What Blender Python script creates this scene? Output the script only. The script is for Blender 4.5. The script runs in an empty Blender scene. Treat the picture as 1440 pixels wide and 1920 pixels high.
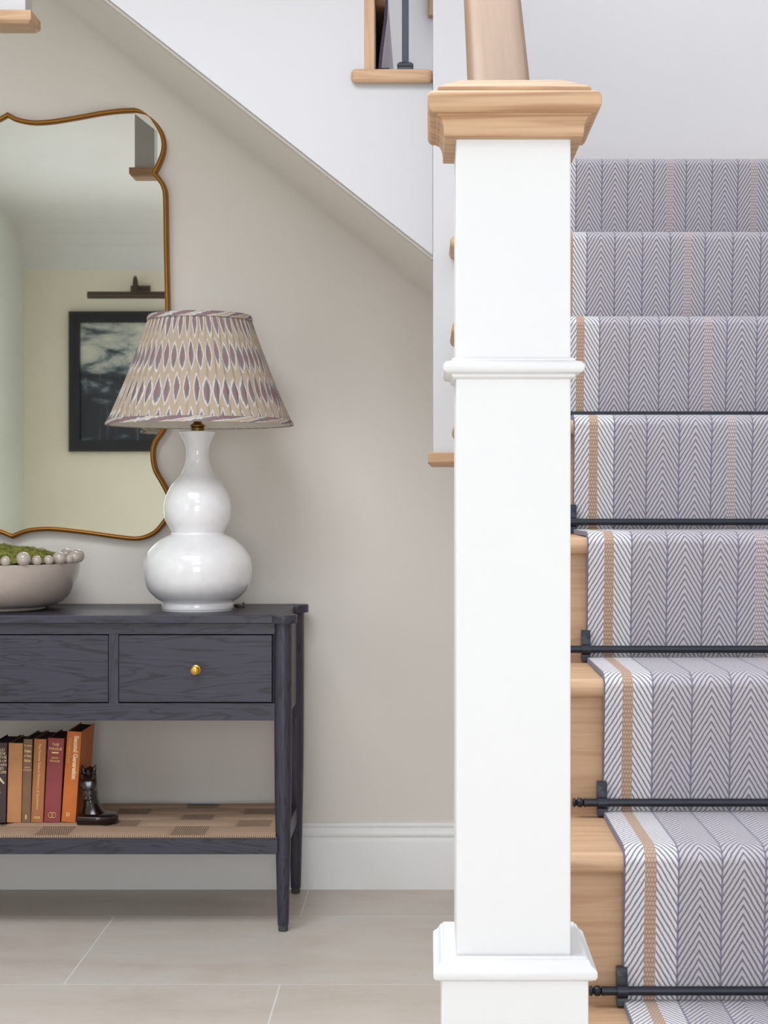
import bpy, bmesh, math, random
from mathutils import Vector, Matrix
random.seed(7)
PI = math.pi
scene = bpy.context.scene
C = scene.collection

# ------------------------------------------------------------------ camera
EYE = 1.054
F = 3206.0
cd = bpy.data.cameras.new('camera')
cam = bpy.data.objects.new('camera', cd)
C.objects.link(cam)
cd.sensor_fit = 'VERTICAL'
cd.sensor_height = 36.0
cd.sensor_width = 27.0
cd.lens = F * 36.0 / 1920.0
cd.shift_x = -80.0 / 1920.0
cd.shift_y = -25.0 / 1920.0
cam.location = (0, 0, EYE)
cam.rotation_euler = (PI / 2, 0, 0)
cd.clip_start = 0.05
scene.camera = cam

# ------------------------------------------------------------------ light and exposure
scene.view_settings.view_transform = 'Standard'
scene.view_settings.look = 'None'
scene.view_settings.gamma = 1.0
scene.view_settings.use_curve_mapping = False
scene.view_settings.exposure = 0.0
world = bpy.data.worlds.new('world')
scene.world = world
world.use_nodes = True
bg = world.node_tree.nodes['Background']
bg.inputs[0].default_value = (0.80, 0.88, 1.0, 1)
bg.inputs[1].default_value = 1.0

def area(name, loc, target, sx, sy, power, color):
    ld = bpy.data.lights.new(name, 'AREA')
    ld.shape = 'RECTANGLE'
    ld.size = sx
    ld.size_y = sy
    ld.energy = power
    ld.color = color
    o = bpy.data.objects.new(name, ld)
    C.objects.link(o)
    o.location = loc
    d = Vector(target) - Vector(loc)
    o.rotation_euler = d.to_track_quat('-Z', 'Y').to_euler()
    return o
# daylight through the glazed entrance behind the camera, the side window and the roof light over the stairwell
area('door_daylight', (0.0, -1.72, 0.98), (0.0, 4, 0.97), 1.5, 1.7, 64, (0.94, 0.97, 1.0))
area('high_window_daylight', (0.05, -1.74, 3.75), (0.05, 4.2, 3.7), 2.0, 1.9, 30, (0.92, 0.96, 1.0))
area('side_window_daylight', (-2.72, 0.35, 1.35), (0.0, 0.35, 1.34), 2.2, 1.7, 20, (0.90, 0.95, 1.0))
area('added_hall_fill', (-0.95, 2.15, 3.02), (-0.95, 2.16, 0), 1.6, 1.2, 60, (0.92, 0.96, 1.0))  # added overhead fill to brighten the hall floor and lower wall
area('roof_light_daylight', (0.3, 3.9, 4.85), (0.3, 3.91, 0), 1.6, 1.2, 34, (0.95, 0.97, 1.0))

# ------------------------------------------------------------------ small helpers
def lin(c):
    return tuple(((x / 255.0) / 12.92 if x / 255.0 <= 0.04045 else ((x / 255.0 + 0.055) / 1.055) ** 2.4) for x in c)
def P(px, py, Y):
    return Vector(((px - 800.0) * Y / F, Y, EYE - (py - 935.0) * Y / F))

class N:
    """tiny node builder"""
    def __init__(s, name):
        s.m = bpy.data.materials.new(name)
        s.m.use_nodes = True
        s.t = s.m.node_tree
        s.b = s.t.nodes['Principled BSDF']
    def n(s, typ, **kw):
        o = s.t.nodes.new(typ)
        for k, v in kw.items():
            setattr(o, k, v)
        return o
    def put(s, sock, v):
        if hasattr(v, 'is_output') or isinstance(v, bpy.types.NodeSocket):
            s.t.links.new(v, sock)
        elif isinstance(v, (tuple, list)) and len(v) == 3 and sock.type == 'RGBA':
            sock.default_value = (*v, 1)
        else:
            sock.default_value = v
    def math(s, op, a, b=None, c=None, clamp=False):
        o = s.n('ShaderNodeMath', operation=op)
        o.use_clamp = clamp
        s.put(o.inputs[0], a)
        if b is not None: s.put(o.inputs[1], b)
        if c is not None: s.put(o.inputs[2], c)
        return o.outputs[0]
    def mix(s, f, a, b, mode='MIX'):
        o = s.n('ShaderNodeMix', data_type='RGBA', blend_type=mode)
        s.put(o.inputs[0], f)
        s.put(o.inputs[6], a)
        s.put(o.inputs[7], b)
        return o.outputs[2]
    def step(s, x, lo, hi):
        o = s.n('ShaderNodeMapRange', interpolation_type='SMOOTHSTEP')
        s.put(o.inputs[0], x)
        o.inputs[1].default_value = lo
        o.inputs[2].default_value = hi
        return o.outputs[0]
    def ramp(s, f, stops, interp='LINEAR'):
        o = s.n('ShaderNodeValToRGB')
        cr = o.color_ramp
        cr.interpolation = interp
        while len(cr.elements) < len(stops):
            cr.elements.new(0.5)
        for e, (p, c) in zip(cr.elements, stops):
            e.position = p
            e.color = (*c, 1) if len(c) == 3 else c
        s.put(o.inputs[0], f)
        return o.outputs[0]
    def coord(s, which='Object', scale=(1, 1, 1), loc=(0, 0, 0), rot=(0, 0, 0)):
        tc = s.n('ShaderNodeTexCoord')
        mp = s.n('ShaderNodeMapping')
        s.t.links.new(tc.outputs[which], mp.inputs[0])
        mp.inputs[1].default_value = loc
        mp.inputs[2].default_value = rot
        mp.inputs[3].default_value = scale
        return mp.outputs[0]
    def noise(s, v, scale=5, detail=4, rough=0.5, dist=0.0):
        o = s.n('ShaderNodeTexNoise')
        s.put(o.inputs['Vector'], v)
        o.inputs['Scale'].default_value = scale
        o.inputs['Detail'].default_value = detail
        o.inputs['Roughness'].default_value = rough
        o.inputs['Distortion'].default_value = dist
        return o.outputs[0]
    def sep(s, v):
        o = s.n('ShaderNodeSeparateXYZ')
        s.put(o.inputs[0], v)
        return o.outputs
    def bump(s, h, strength=0.3, dist=0.001):
        o = s.n('ShaderNodeBump')
        o.inputs['Strength'].default_value = strength
        o.inputs['Distance'].default_value = dist
        s.put(o.inputs['Height'], h)
        s.t.links.new(o.outputs[0], s.b.inputs['Normal'])
    def set(s, color=None, rough=None, metal=None, spec=None, coat=None):
        if color is not None: s.put(s.b.inputs['Base Color'], color)
        if rough is not None: s.put(s.b.inputs['Roughness'], rough)
        if metal is not None: s.b.inputs['Metallic'].default_value = metal
        if spec is not None: s.b.inputs['Specular IOR Level'].default_value = spec
        if coat is not None:
            s.b.inputs['Coat Weight'].default_value = coat
            s.b.inputs['Coat Roughness'].default_value = 0.06
        return s.m

def paint(name, rgb, rough=0.6, bump=0.03, spec=0.4):
    k = N(name)
    v = k.coord()
    k.bump(k.noise(v, 160, 3), bump, 0.001)
    var = k.noise(v, 1.3, 2)
    c = lin(rgb)
    return k.set(k.mix(var, tuple(x * 0.975 for x in c), tuple(min(1, x * 1.02) for x in c)), rough, spec=spec)

def plain(name, rgb, rough=0.5, metal=0.0, spec=0.5, coat=None):
    k = N(name)
    v = k.coord()
    c = lin(rgb)
    n = k.noise(v, 40, 3)
    return k.set(k.mix(n, tuple(x * 0.93 for x in c), tuple(min(1, x * 1.05) for x in c)), rough, metal, spec, coat)

def oak(name, axis, light=(200, 165, 132), dark=(172, 133, 101), slope=None, rough=0.5, rings=1.0, ringamt=0.28):
    k = N(name)
    sc = [16.0, 16.0, 16.0]
    sc[axis] = 1.1
    def cv(scl):
        if slope is None:
            return k.coord(scale=tuple(scl))
        X, Y, Z = k.sep(k.coord())
        c_, s_ = math.cos(math.atan(slope)), math.sin(math.atan(slope))
        al = k.math('ADD', k.math('MULTIPLY', Y, c_), k.math('MULTIPLY', Z, s_))
        pe = k.math('SUBTRACT', k.math('MULTIPLY', Z, c_), k.math('MULTIPLY', Y, s_))
        cb = k.n('ShaderNodeCombineXYZ')
        k.put(cb.inputs[0], k.math('MULTIPLY', X, scl[0])); k.put(cb.inputs[1], k.math('MULTIPLY', al, scl[1])); k.put(cb.inputs[2], k.math('MULTIPLY', pe, scl[2]))
        return cb.outputs[0]
    v = cv(sc)
    big = k.noise(v, 1.0, 3, 0.5, 0.6)
    w = k.n('ShaderNodeMath', operation='MULTIPLY')
    ringv = k.math('FRACT', k.math('MULTIPLY', big, 9.0 * rings))
    ring = k.step(k.math('ABSOLUTE', k.math('SUBTRACT', ringv, 0.5)), 0.15, 0.5)
    sc2 = [180.0, 180.0, 180.0]
    sc2[axis] = 5.0
    v2 = cv(sc2)
    fine = k.noise(v2, 1.0, 3, 0.6)
    f = k.math('ADD', k.math('MULTIPLY', ring, ringamt), k.math('MULTIPLY', fine, 0.75), clamp=True)
    col = k.ramp(f, [(0.15, lin(light)), (0.95, lin(dark))])
    k.bump(fine, 0.15, 0.0006)
    return k.set(col, rough, spec=0.4)

def ebony(name, axis):
    k = N(name)
    sc = [14.0, 14.0, 14.0]
    sc[axis] = 1.4
    v = k.coord(scale=tuple(sc))
    big = k.noise(v, 1.2, 3, 0.5, 0.8)
    ring = k.step(k.math('ABSOLUTE', k.math('SUBTRACT', k.math('FRACT', k.math('MULTIPLY', big, 11.0)), 0.5)), 0.28, 0.5)
    sc2 = [260.0, 260.0, 260.0]
    sc2[axis] = 9.0
    fine = k.noise(k.coord(scale=tuple(sc2)), 1.0, 3, 0.6)
    f = k.math('ADD', k.math('MULTIPLY', ring, 0.45), k.math('MULTIPLY', fine, 0.7), clamp=True)
    col = k.ramp(f, [(0.15, lin((60, 58, 73))), (0.95, lin((27, 26, 35)))])
    k.bump(k.math('SUBTRACT', 1.0, f), 0.35, 0.0006)
    return k.set(col, 0.42, spec=0.5)

# ------------------------------------------------------------------ mesh helpers
def link(o):
    C.objects.link(o)
    return o

def root_of(o):
    L = Vector((0, 0, 0))
    while o is not None:
        L += Vector(o.location)
        o = o.parent
    return L

def obj(name, bm, m, parent=None, smooth=False, at=None, bevel=None, seg=2, angle=35):
    """links a bmesh given in world coordinates as one object"""
    L = root_of(parent) if parent is not None else Vector((0, 0, 0))
    A = Vector(at) if at is not None else L
    bmesh.ops.translate(bm, verts=bm.verts, vec=-A)
    bmesh.ops.recalc_face_normals(bm, faces=bm.faces)
    me = bpy.data.meshes.new(name)
    bm.to_mesh(me)
    bm.free()
    ms = m if isinstance(m, (list, tuple)) else [m]
    for x in ms:
        me.materials.append(x)
    if smooth:
        for p in me.polygons:
            p.use_smooth = True
        if smooth == 'auto':
            me.set_sharp_from_angle(angle=math.radians(angle))
    o = bpy.data.objects.new(name, me)
    C.objects.link(o)
    if parent is not None:
        o.parent = parent
        o.location = A - L
    else:
        o.location = A
    if bevel:
        b = o.modifiers.new('bevel', 'BEVEL')
        b.width = bevel
        b.segments = seg
        b.limit_method = 'ANGLE'
        b.angle_limit = math.radians(40)
        for p in me.polygons:
            p.use_smooth = True
        me.set_sharp_from_angle(angle=math.radians(50))
    return o

def thing(name, label, cat, loc, group=None):
    o = bpy.data.objects.new(name, None)
    C.objects.link(o)
    o.location = loc
    o.empty_display_size = 0.05
    o['label'] = label
    o['category'] = cat
    if group: o['group'] = group
    return o

def tag(o, label, cat, group=None, kind=None):
    o['label'] = label
    o['category'] = cat
    if group: o['group'] = group
    if kind: o['kind'] = kind
    return o

def struct(name, bm, m, **kw):
    o = obj(name, bm, m, **kw)
    o['kind'] = 'structure'
    return o

def box(bm, x0, x1, y0, y1, z0, z1, mat=0):
    vs = [bm.verts.new((x, y, z)) for z in (z0, z1) for y in (y0, y1) for x in (x0, x1)]
    for f in ((0, 2, 3, 1), (4, 5, 7, 6), (0, 1, 5, 4), (2, 6, 7, 3), (0, 4, 6, 2), (1, 3, 7, 5)):
        bm.faces.new([vs[i] for i in f]).material_index = mat
    return bm

def B(*a):
    bm = bmesh.new()
    return box(bm, *a)

def prism(bm, pts, axis, a, b, mat=0):
    """polygon in the plane across axis, extruded from a to b. pts are the two other coordinates in order"""
    def mk(p, t):
        if axis == 0: return (t, p[0], p[1])
        if axis == 1: return (p[0], t, p[1])
        return (p[0], p[1], t)
    v0 = [bm.verts.new(mk(p, a)) for p in pts]
    v1 = [bm.verts.new(mk(p, b)) for p in pts]
    bm.faces.new(v0).material_index = mat
    bm.faces.new(v1[::-1]).material_index = mat
    n = len(pts)
    for i in range(n):
        bm.faces.new((v0[i], v0[(i + 1) % n], v1[(i + 1) % n], v1[i])).material_index = mat
    return bm

def lathe(bm, prof, cx, cy, seg=48, mat=0, cap=True):
    """profile of (radius, z) pairs about a vertical axis"""
    rings = []
    for r, z in prof:
        rings.append([bm.verts.new((cx + r * math.cos(2 * PI * i / seg), cy + r * math.sin(2 * PI * i / seg), z)) for i in range(seg)])
    for a, b in zip(rings[:-1], rings[1:]):
        for i in range(seg):
            bm.faces.new((a[i], a[(i + 1) % seg], b[(i + 1) % seg], b[i])).material_index = mat
    if cap:
        bm.faces.new(rings[0][::-1]).material_index = mat
        bm.faces.new(rings[-1]).material_index = mat
    return bm

def square_profile(bm, prof, cx, cy, ratio=1.0, mat=0):
    """stack of square outlines: (half size, z)"""
    rings = []
    for h, z in prof:
        k = h * ratio
        rings.append([bm.verts.new(p) for p in ((cx - h, cy - k, z), (cx + h, cy - k, z), (cx + h, cy + k, z), (cx - h, cy + k, z))])
    for a, b in zip(rings[:-1], rings[1:]):
        for i in range(4):
            bm.faces.new((a[i], a[(i + 1) % 4], b[(i + 1) % 4], b[i])).material_index = mat
    bm.faces.new(rings[0][::-1])
    bm.faces.new(rings[-1])
    return bm

def tube(bm, pts, r, seg=12, mat=0, closed=False, sx=1.0):
    pts = [Vector(p) for p in pts]
    n = len(pts)
    rings = []
    up = None
    for i, p in enumerate(pts):
        if closed:
            d = pts[(i + 1) % n] - pts[i - 1]
        else:
            d = pts[min(i + 1, n - 1)] - pts[max(i - 1, 0)]
        d.normalize()
        if up is None:
            up = Vector((0, 1, 0)) if abs(d.y) < 0.9 else Vector((0, 0, 1))
        u = (up - d * up.dot(d)).normalized()
        w = d.cross(u)
        up = u
        rr = r[i] if isinstance(r, (list, tuple)) else r
        rings.append([bm.verts.new(p + u * rr * math.cos(2 * PI * j / seg) + w * rr * sx * math.sin(2 * PI * j / seg)) for j in range(seg)])
    m = n if closed else n - 1
    for i in range(m):
        a, b = rings[i], rings[(i + 1) % n]
        for j in range(seg):
            bm.faces.new((a[j], a[(j + 1) % seg], b[(j + 1) % seg], b[j])).material_index = mat
    if not closed:
        bm.faces.new(rings[0][::-1]).material_index = mat
        bm.faces.new(rings[-1]).material_index = mat
    return bm

def ball(bm, c, r, seg=16, sc=(1, 1, 1), mat=0):
    v = bmesh.ops.create_uvsphere(bm, u_segments=seg, v_segments=max(6, seg // 2), radius=r)['verts']
    for x in v:
        x.co = Vector((x.co.x * sc[0], x.co.y * sc[1], x.co.z * sc[2])) + Vector(c)
        for f in x.link_faces:
            f.material_index = mat
    return bm

def spline(pts, n=8, closed=False):
    """Catmull-Rom through pts (tuples of any length)"""
    out = []
    m = len(pts)
    rng = range(m if closed else m - 1)
    for i in rng:
        p1, p2 = pts[i], pts[(i + 1) % m]
        p0 = pts[i - 1] if (closed or i > 0) else p1
        p3 = pts[(i + 2) % m] if (closed or i + 2 < m) else p2
        for k in range(n):
            t = k / n
            out.append(tuple(0.5 * (2 * b + (c - a) * t + (2 * a - 5 * b + 4 * c - d) * t * t + (3 * b - a - 3 * c + d) * t ** 3)
                             for a, b, c, d in zip(p0, p1, p2, p3)))
    if not closed:
        out.append(tuple(pts[-1]))
    return out

# ------------------------------------------------------------------ materials
M = {}
M['greige'] = paint('greige_wall_paint', (227, 220, 213), 0.75, 0.04)
M['white'] = paint('white_satin_paint', (240, 239, 238), 0.42, 0.015)
M['newelwhite'] = paint('white_newel_paint', (221, 220, 219), 0.45, 0.015)
M['wallwhite'] = paint('white_wall_paint', (236, 235, 236), 0.7, 0.03)
M['panelwhite'] = paint('off_white_panel_paint', (199, 197, 199), 0.6, 0.02)
M['cream'] = paint('cream_wall_paint', (232, 226, 206), 0.8, 0.04)
M['palegreen'] = paint('pale_green_white_paint', (212, 216, 204), 0.8, 0.04)
M['ceil'] = paint('ceiling_paint', (222, 222, 219), 0.8, 0.04)
M['oak_x'] = oak('oak_grain_across', 0)
M['oak_z'] = oak('oak_grain_upright', 2)
M['oak_rail'] = oak('oak_handrail', 1, (146, 117, 91), (122, 95, 73), slope=0.79, rings=0.4, ringamt=0.1)
M['oak_cap'] = oak('oak_newel_cap', 0, (206, 170, 134), (164, 124, 90), rings=0.9, ringamt=0.4)
M['ebony_x'] = ebony('black_oak_across', 0)
M['ebony_y'] = ebony('black_oak_deep', 1)
M['ebony_z'] = ebony('black_oak_upright', 2)
M['iron'] = plain('dark_iron', (46, 48, 56), 0.36, 0.5)
M['grey_iron'] = plain('grey_black_iron', (62, 66, 76), 0.45, 0.3)
M['brass'] = plain('brushed_brass', (214, 162, 78), 0.28, 1.0)
M['oldbrass'] = plain('aged_brass', (128, 98, 52), 0.38, 1.0)
M['gilt'] = plain('gilded_frame', (150, 102, 42), 0.38, 0.75)
M['ceramic'] = plain('white_glazed_ceramic', (236, 234, 236), 0.12, 0.0, 0.5, 0.6)
M['bowl'] = plain('taupe_glazed_ceramic', (178, 165, 156), 0.18, 0.0, 0.5, 0.5)
M['bowlin'] = plain('taupe_soil', (70, 62, 48), 0.9)
M['rubber'] = plain('grey_foot_pad', (70, 72, 72), 0.7)
M['lining'] = plain('white_shade_lining', (226, 218, 206), 0.85)
M['horse'] = plain('dark_brown_glaze', (34, 17, 15), 0.2, 0.0, 0.4, 0.35)
M['black'] = plain('black_frame', (17, 17, 23), 0.6)
M['bronze'] = plain('bronze_metal', (78, 66, 56), 0.35, 0.7)
M['gold'] = plain('gold_foil', (236, 200, 128), 0.35, 0.35)
M['dullgold'] = plain('worn_gold_foil', (200, 138, 62), 0.5, 0.2)
M['flex'] = plain('dark_lamp_flex', (38, 34, 32), 0.5)

def mirror_mat():
    k = N('aged_mirror_glass')
    v = k.coord()
    f = k.noise(v, 3, 5, 0.6)
    col = k.ramp(f, [(0.3, (0.73, 0.725, 0.67)), (0.75, (0.81, 0.81, 0.76))])
    return k.set(col, 0.015, 1.0)
M['mirror'] = mirror_mat()

def floor_mat():
    k = N('stone_floor_tiles')
    v = k.coord()
    X, Y, Z = k.sep(v)
    H, L = 0.607, 0.94
    row = k.math('DIVIDE', k.math('SUBTRACT', Y, 3.709), H)
    ri = k.math('FLOOR', row)
    rf = k.math('FRACT', row)
    odd = k.math('ABSOLUTE', k.math('MODULO', ri, 2.0))
    off = k.math('ADD', -0.788, k.math('MULTIPLY', odd, 0.47))
    col = k.math('DIVIDE', k.math('SUBTRACT', X, off), L)
    cf = k.math('FRACT', col)
    ci = k.math('FLOOR', col)
    gy = k.math('MULTIPLY', k.math('MINIMUM', rf, k.math('SUBTRACT', 1.0, rf)), H)
    gx = k.math('MULTIPLY', k.math('MINIMUM', cf, k.math('SUBTRACT', 1.0, cf)), L)
    d = k.math('MINIMUM', gx, gy)
    tile = k.step(d, 0.0012, 0.0024)
    wn = k.n('ShaderNodeTexWhiteNoise', noise_dimensions='2D')
    cb = k.n('ShaderNodeCombineXYZ')
    k.put(cb.inputs[0], ci); k.put(cb.inputs[1], ri)
    k.put(wn.inputs['Vector'], cb.outputs[0])
    n1 = k.noise(k.coord(scale=(1, 2.2, 1)), 3.0, 6, 0.62, 0.4)
    n2 = k.noise(k.coord(scale=(1, 3, 1)), 22, 6, 0.7)
    f = k.math('ADD', k.math('MULTIPLY', n1, 0.6), k.math('ADD', k.math('MULTIPLY', n2, 0.35), k.math('MULTIPLY', wn.outputs[0], 0.08)))
    stone = k.ramp(f, [(0.34, lin((190, 178, 168))), (0.5, lin((204, 193, 183))), (0.62, lin((207, 200, 192))), (0.78, lin((196, 185, 174)))])
    c = k.mix(tile, lin((228, 224, 219)), stone)
    k.bump(k.math('ADD', tile, k.math('MULTIPLY', n2, 0.3)), 0.25, 0.0015)
    return k.set(c, k.ramp(n2, [(0.3, (0.32,) * 3), (0.8, (0.5,) * 3)]), spec=0.4)
M['floor'] = floor_mat()

def carpet_mat():
    k = N('herringbone_runner_wool')
    uv = k.n('ShaderNodeUVMap')
    uv.uv_map = 'UVMap'
    U, V, _ = k.sep(uv.outputs[0])
    wob = k.noise(k.coord('UV', (1, 1, 1)), 90, 2)
    m = k.math('ABSOLUTE', k.math('SUBTRACT', U, 0.36775))
    W = 0.37
    edges = [0.0, 0.0565, 0.1275, 0.184, 0.2405, 0.297]
    cent = [0.02825, 0.092, 0.15575, 0.21225, 0.26875, 0.3333]
    flag = [0, 1, 0, 0, 0, 1]
    band = [0, 0, 0, 0, 0, 1]
    mr = k.math('DIVIDE', m, W)
    stops = [(e / W, (c, fl, bd)) for e, c, fl, bd in zip(edges, cent, flag, band)]
    cr = k.ramp(mr, stops, 'CONSTANT')
    sp = k.n('ShaderNodeSeparateColor')
    k.put(sp.inputs[0], cr)
    cc, wide, isband = sp.outputs[0], sp.outputs[1], sp.outputs[2]
    a0 = k.math('ABSOLUTE', k.math('SUBTRACT', m, cc))
    HS = 0.0076
    a = k.math('SUBTRACT', a0, k.math('MULTIPLY', wide, HS))
    instripe = k.math('MULTIPLY', wide, k.math('LESS_THAN', a0, HS))
    # rope like diagonal yarns
    ph = k.math('DIVIDE', k.math('SUBTRACT', V, k.math('MULTIPLY', a, 1.72)), 0.0120)
    ph = k.math('ADD', ph, k.math('MULTIPLY', k.math('SUBTRACT', wob, 0.5), 0.35))
    tri = k.math('ABSOLUTE', k.math('SUBTRACT', k.math('FRACT', ph), 0.5))      # 0 centre of light yarn .. 0.5 dark
    nub = k.math('SINE', k.math('MULTIPLY', k.math('ADD', V, k.math('MULTIPLY', a, 1.9)), 2 * PI / 0.0036))
    edge = k.math('ADD', 0.315, k.math('MULTIPLY', nub, 0.055))
    o = k.n('ShaderNodeMapRange', interpolation_type='SMOOTHSTEP')
    k.put(o.inputs[0], k.math('SUBTRACT', tri, edge))
    o.inputs[1].default_value = -0.06
    o.inputs[2].default_value = 0.07
    dark = o.outputs[0]
    lightc = k.mix(isband, lin((194, 187, 192)), lin((224, 219, 218)))
    lightc = k.mix(k.math('MULTIPLY', k.math('SUBTRACT', 1.0, nub), 0.27), lightc, k.mix(isband, lin((146, 139, 146)), lin((182, 177, 180))))
    darkc = k.mix(isband, lin((98, 94, 105)), lin((112, 112, 128)))
    herr = k.mix(dark, lightc, darkc)
    # flat woven stripe nubs
    vr = k.math('DIVIDE', V, 0.0064)
    vi = k.math('FLOOR', vr)
    ur = k.math('ADD', k.math('DIVIDE', U, 0.0040), k.math('MULTIPLY', k.math('MODULO', vi, 2.0), 0.5))
    su = k.math('ABSOLUTE', k.math('SUBTRACT', k.math('FRACT', ur), 0.5))
    sv = k.math('ABSOLUTE', k.math('SUBTRACT', k.math('FRACT', vr), 0.5))
    nubs = k.step(k.math('SQRT', k.math('ADD', k.math('MULTIPLY', su, su), k.math('MULTIPLY', sv, sv))), 0.30, 0.56)
    stl = k.mix(isband, lin((190, 177, 176)), lin((182, 151, 127)))
    std = k.mix(isband, lin((136, 124, 130)), lin((150, 116, 90)))
    stripe = k.mix(nubs, stl, std)
    col = k.mix(instripe, herr, stripe)
    # navy ribs between the columns
    near = None
    for e in edges:
        d = k.math('ABSOLUTE', k.math('SUBTRACT', m, k.math('ADD', e, k.math('MULTIPLY', k.math('SUBTRACT', wob, 0.5), 0.0012))))
        near = d if near is None else k.math('MINIMUM', near, d)
    navy = k.math('SUBTRACT', 1.0, k.step(near, 0.0007, 0.0020))
    col = k.mix(k.math('MULTIPLY', navy, 0.75), col, lin((84, 82, 108)))
    bind = k.step(m, 0.3655, 0.3665)
    col = k.mix(bind, col, lin((84, 78, 104)))
    fuzz = k.noise(k.coord('UV', (1, 1, 1)), 900, 2)
    col = k.mix(0.12, col, k.mix(fuzz, (0.1, 0.1, 0.12), (0.9, 0.88, 0.9)))
    h = k.math('ADD', k.math('MULTIPLY', k.math('SUBTRACT', 1.0, k.math('MAXIMUM', k.math('MULTIPLY', dark, k.math('SUBTRACT', 1.0, instripe)), k.math('MULTIPLY', nubs, instripe))), 1.0),
               k.math('MULTIPLY', fuzz, 0.25))
    k.bump(h, 0.6, 0.0012)
    k.b.inputs['Sheen Weight'].default_value = 0.15
    return k.set(col, 0.92, spec=0.15)
M['carpet'] = carpet_mat()

def shade_mat(bandpart=False):
    k = N('ikat_trim_linen' if bandpart else 'ikat_pleated_linen')
    uv = k.n('ShaderNodeUVMap')
    uv.uv_map = 'UVMap'
    U, V, _ = k.sep(uv.outputs[0])          # u: pleat number, v: height 0..1
    n = k.noise(uv.outputs[0], 1.7, 2)
    if bandpart:
        uu = k.math('ADD', k.math('MULTIPLY', U, 0.22), k.math('MULTIPLY', V, 1.1))
        vv = k.math('ADD', k.math('MULTIPLY', V, 0.5), k.math('MULTIPLY', n, 0.8))
    else:
        # folds swing the cloth sideways a little, each pleat by its own amount
        sw = k.math('MULTIPLY', k.math('SINE', k.math('ADD', k.math('MULTIPLY', V, 3.4), k.math('MULTIPLY', U, 0.21))), 0.30)
        uu = k.math('ADD', U, sw)
        vv = k.math('ADD', k.math('MULTIPLY', V, 3.22), k.math('ADD', 0.20, k.math('MULTIPLY', k.math('SUBTRACT', n, 0.5), 0.35)))
    r = k.math('FLOOR', vv)
    uu = k.math('ADD', uu, k.math('MULTIPLY', k.math('MODULO', r, 2.0), 0.5))
    wn = k.n('ShaderNodeTexWhiteNoise', noise_dimensions='2D')
    cb = k.n('ShaderNodeCombineXYZ')
    k.put(cb.inputs[0], k.math('FLOOR', uu)); k.put(cb.inputs[1], r)
    k.put(wn.inputs['Vector'], cb.outputs[0])
    rnd = wn.outputs[0]
    jag = k.noise(uv.outputs[0], 14, 2)
    a = k.math('ABSOLUTE', k.math('SUBTRACT', k.math('FRACT', uu), 0.5))
    b = k.math('ABSOLUTE', k.math('SUBTRACT', k.math('ADD', k.math('FRACT', vv), k.math('MULTIPLY', k.math('SUBTRACT', rnd, 0.5), 0.14)), 0.5))
    Lv = k.math('ADD', k.math('MULTIPLY', a, k.math('ADD', 1.65, k.math('MULTIPLY', rnd, 0.9))), k.math('POWER', k.math('MULTIPLY', b, 1.92), 1.5))
    Lv = k.math('ADD', Lv, k.math('MULTIPLY', k.math('SUBTRACT', jag, 0.5), 0.36))
    tan = k.mix(n, lin((168, 149, 128)), lin((180, 162, 141)))
    col = k.ramp(Lv, [(0.0, lin((146, 90, 84))), (0.20, lin((136, 94, 94))), (0.36, lin((112, 103, 110))), (0.62, lin((128, 120, 126))),
                      (0.70, lin((206, 198, 196))), (0.84, lin((208, 198, 190))), (0.97, lin((180, 162, 141)))])
    tanmask = k.step(Lv, 0.88, 1.0)
    col = k.mix(tanmask, col, tan)
    w = k.noise(k.coord('UV', (8, 90, 1)), 3, 3)
    col = k.mix(0.10, col, k.mix(w, (0.05, 0.04, 0.04), (1, 1, 1)))
    return k.set(col, 0.85, spec=0.2)
M['shade'] = shade_mat()
M['shadeband'] = shade_mat(True)

def moss_mat():
    k = N('moss_green')
    f = k.noise(k.coord(), 75, 6, 0.75)
    return k.set(k.ramp(f, [(0.34, lin((72, 66, 34))), (0.48, lin((128, 130, 62))), (0.62, lin((184, 182, 104)))]), 0.8, spec=0.2)
M['moss'] = moss_mat()

def cord_mat(name, across):
    """paper cord: fine parallel lines; across = lines seen as dark ribbing"""
    k = N(name)
    X, Y, Z = k.sep(k.coord())
    if across:
        t = k.math('ABSOLUTE', k.math('SUBTRACT', k.math('FRACT', k.math('DIVIDE', k.math('ADD', X, k.math('MULTIPLY', Y, 0.25)), 0.0046)), 0.5))
        col = k.mix(k.step(t, 0.12, 0.34), lin((186, 158, 134)), lin((110, 90, 76)))
    else:
        t = k.math('ABSOLUTE', k.math('SUBTRACT', k.math('FRACT', k.math('DIVIDE', Y, 0.0048)), 0.5))
        n = k.noise(k.coord(), 200, 3)
        col = k.mix(k.step(t, 0.30, 0.5), k.mix(n, lin((194, 164, 142)), lin((178, 148, 124))), lin((150, 122, 102)))
    k.bump(k.math('SUBTRACT', 0.5, t), 0.6, 0.0012)
    return k.set(col, 0.8, spec=0.2)
M['cord_long'] = cord_mat('paper_cord_long', False)
M['cord_rib'] = cord_mat('paper_cord_ribbed', True)

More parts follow.
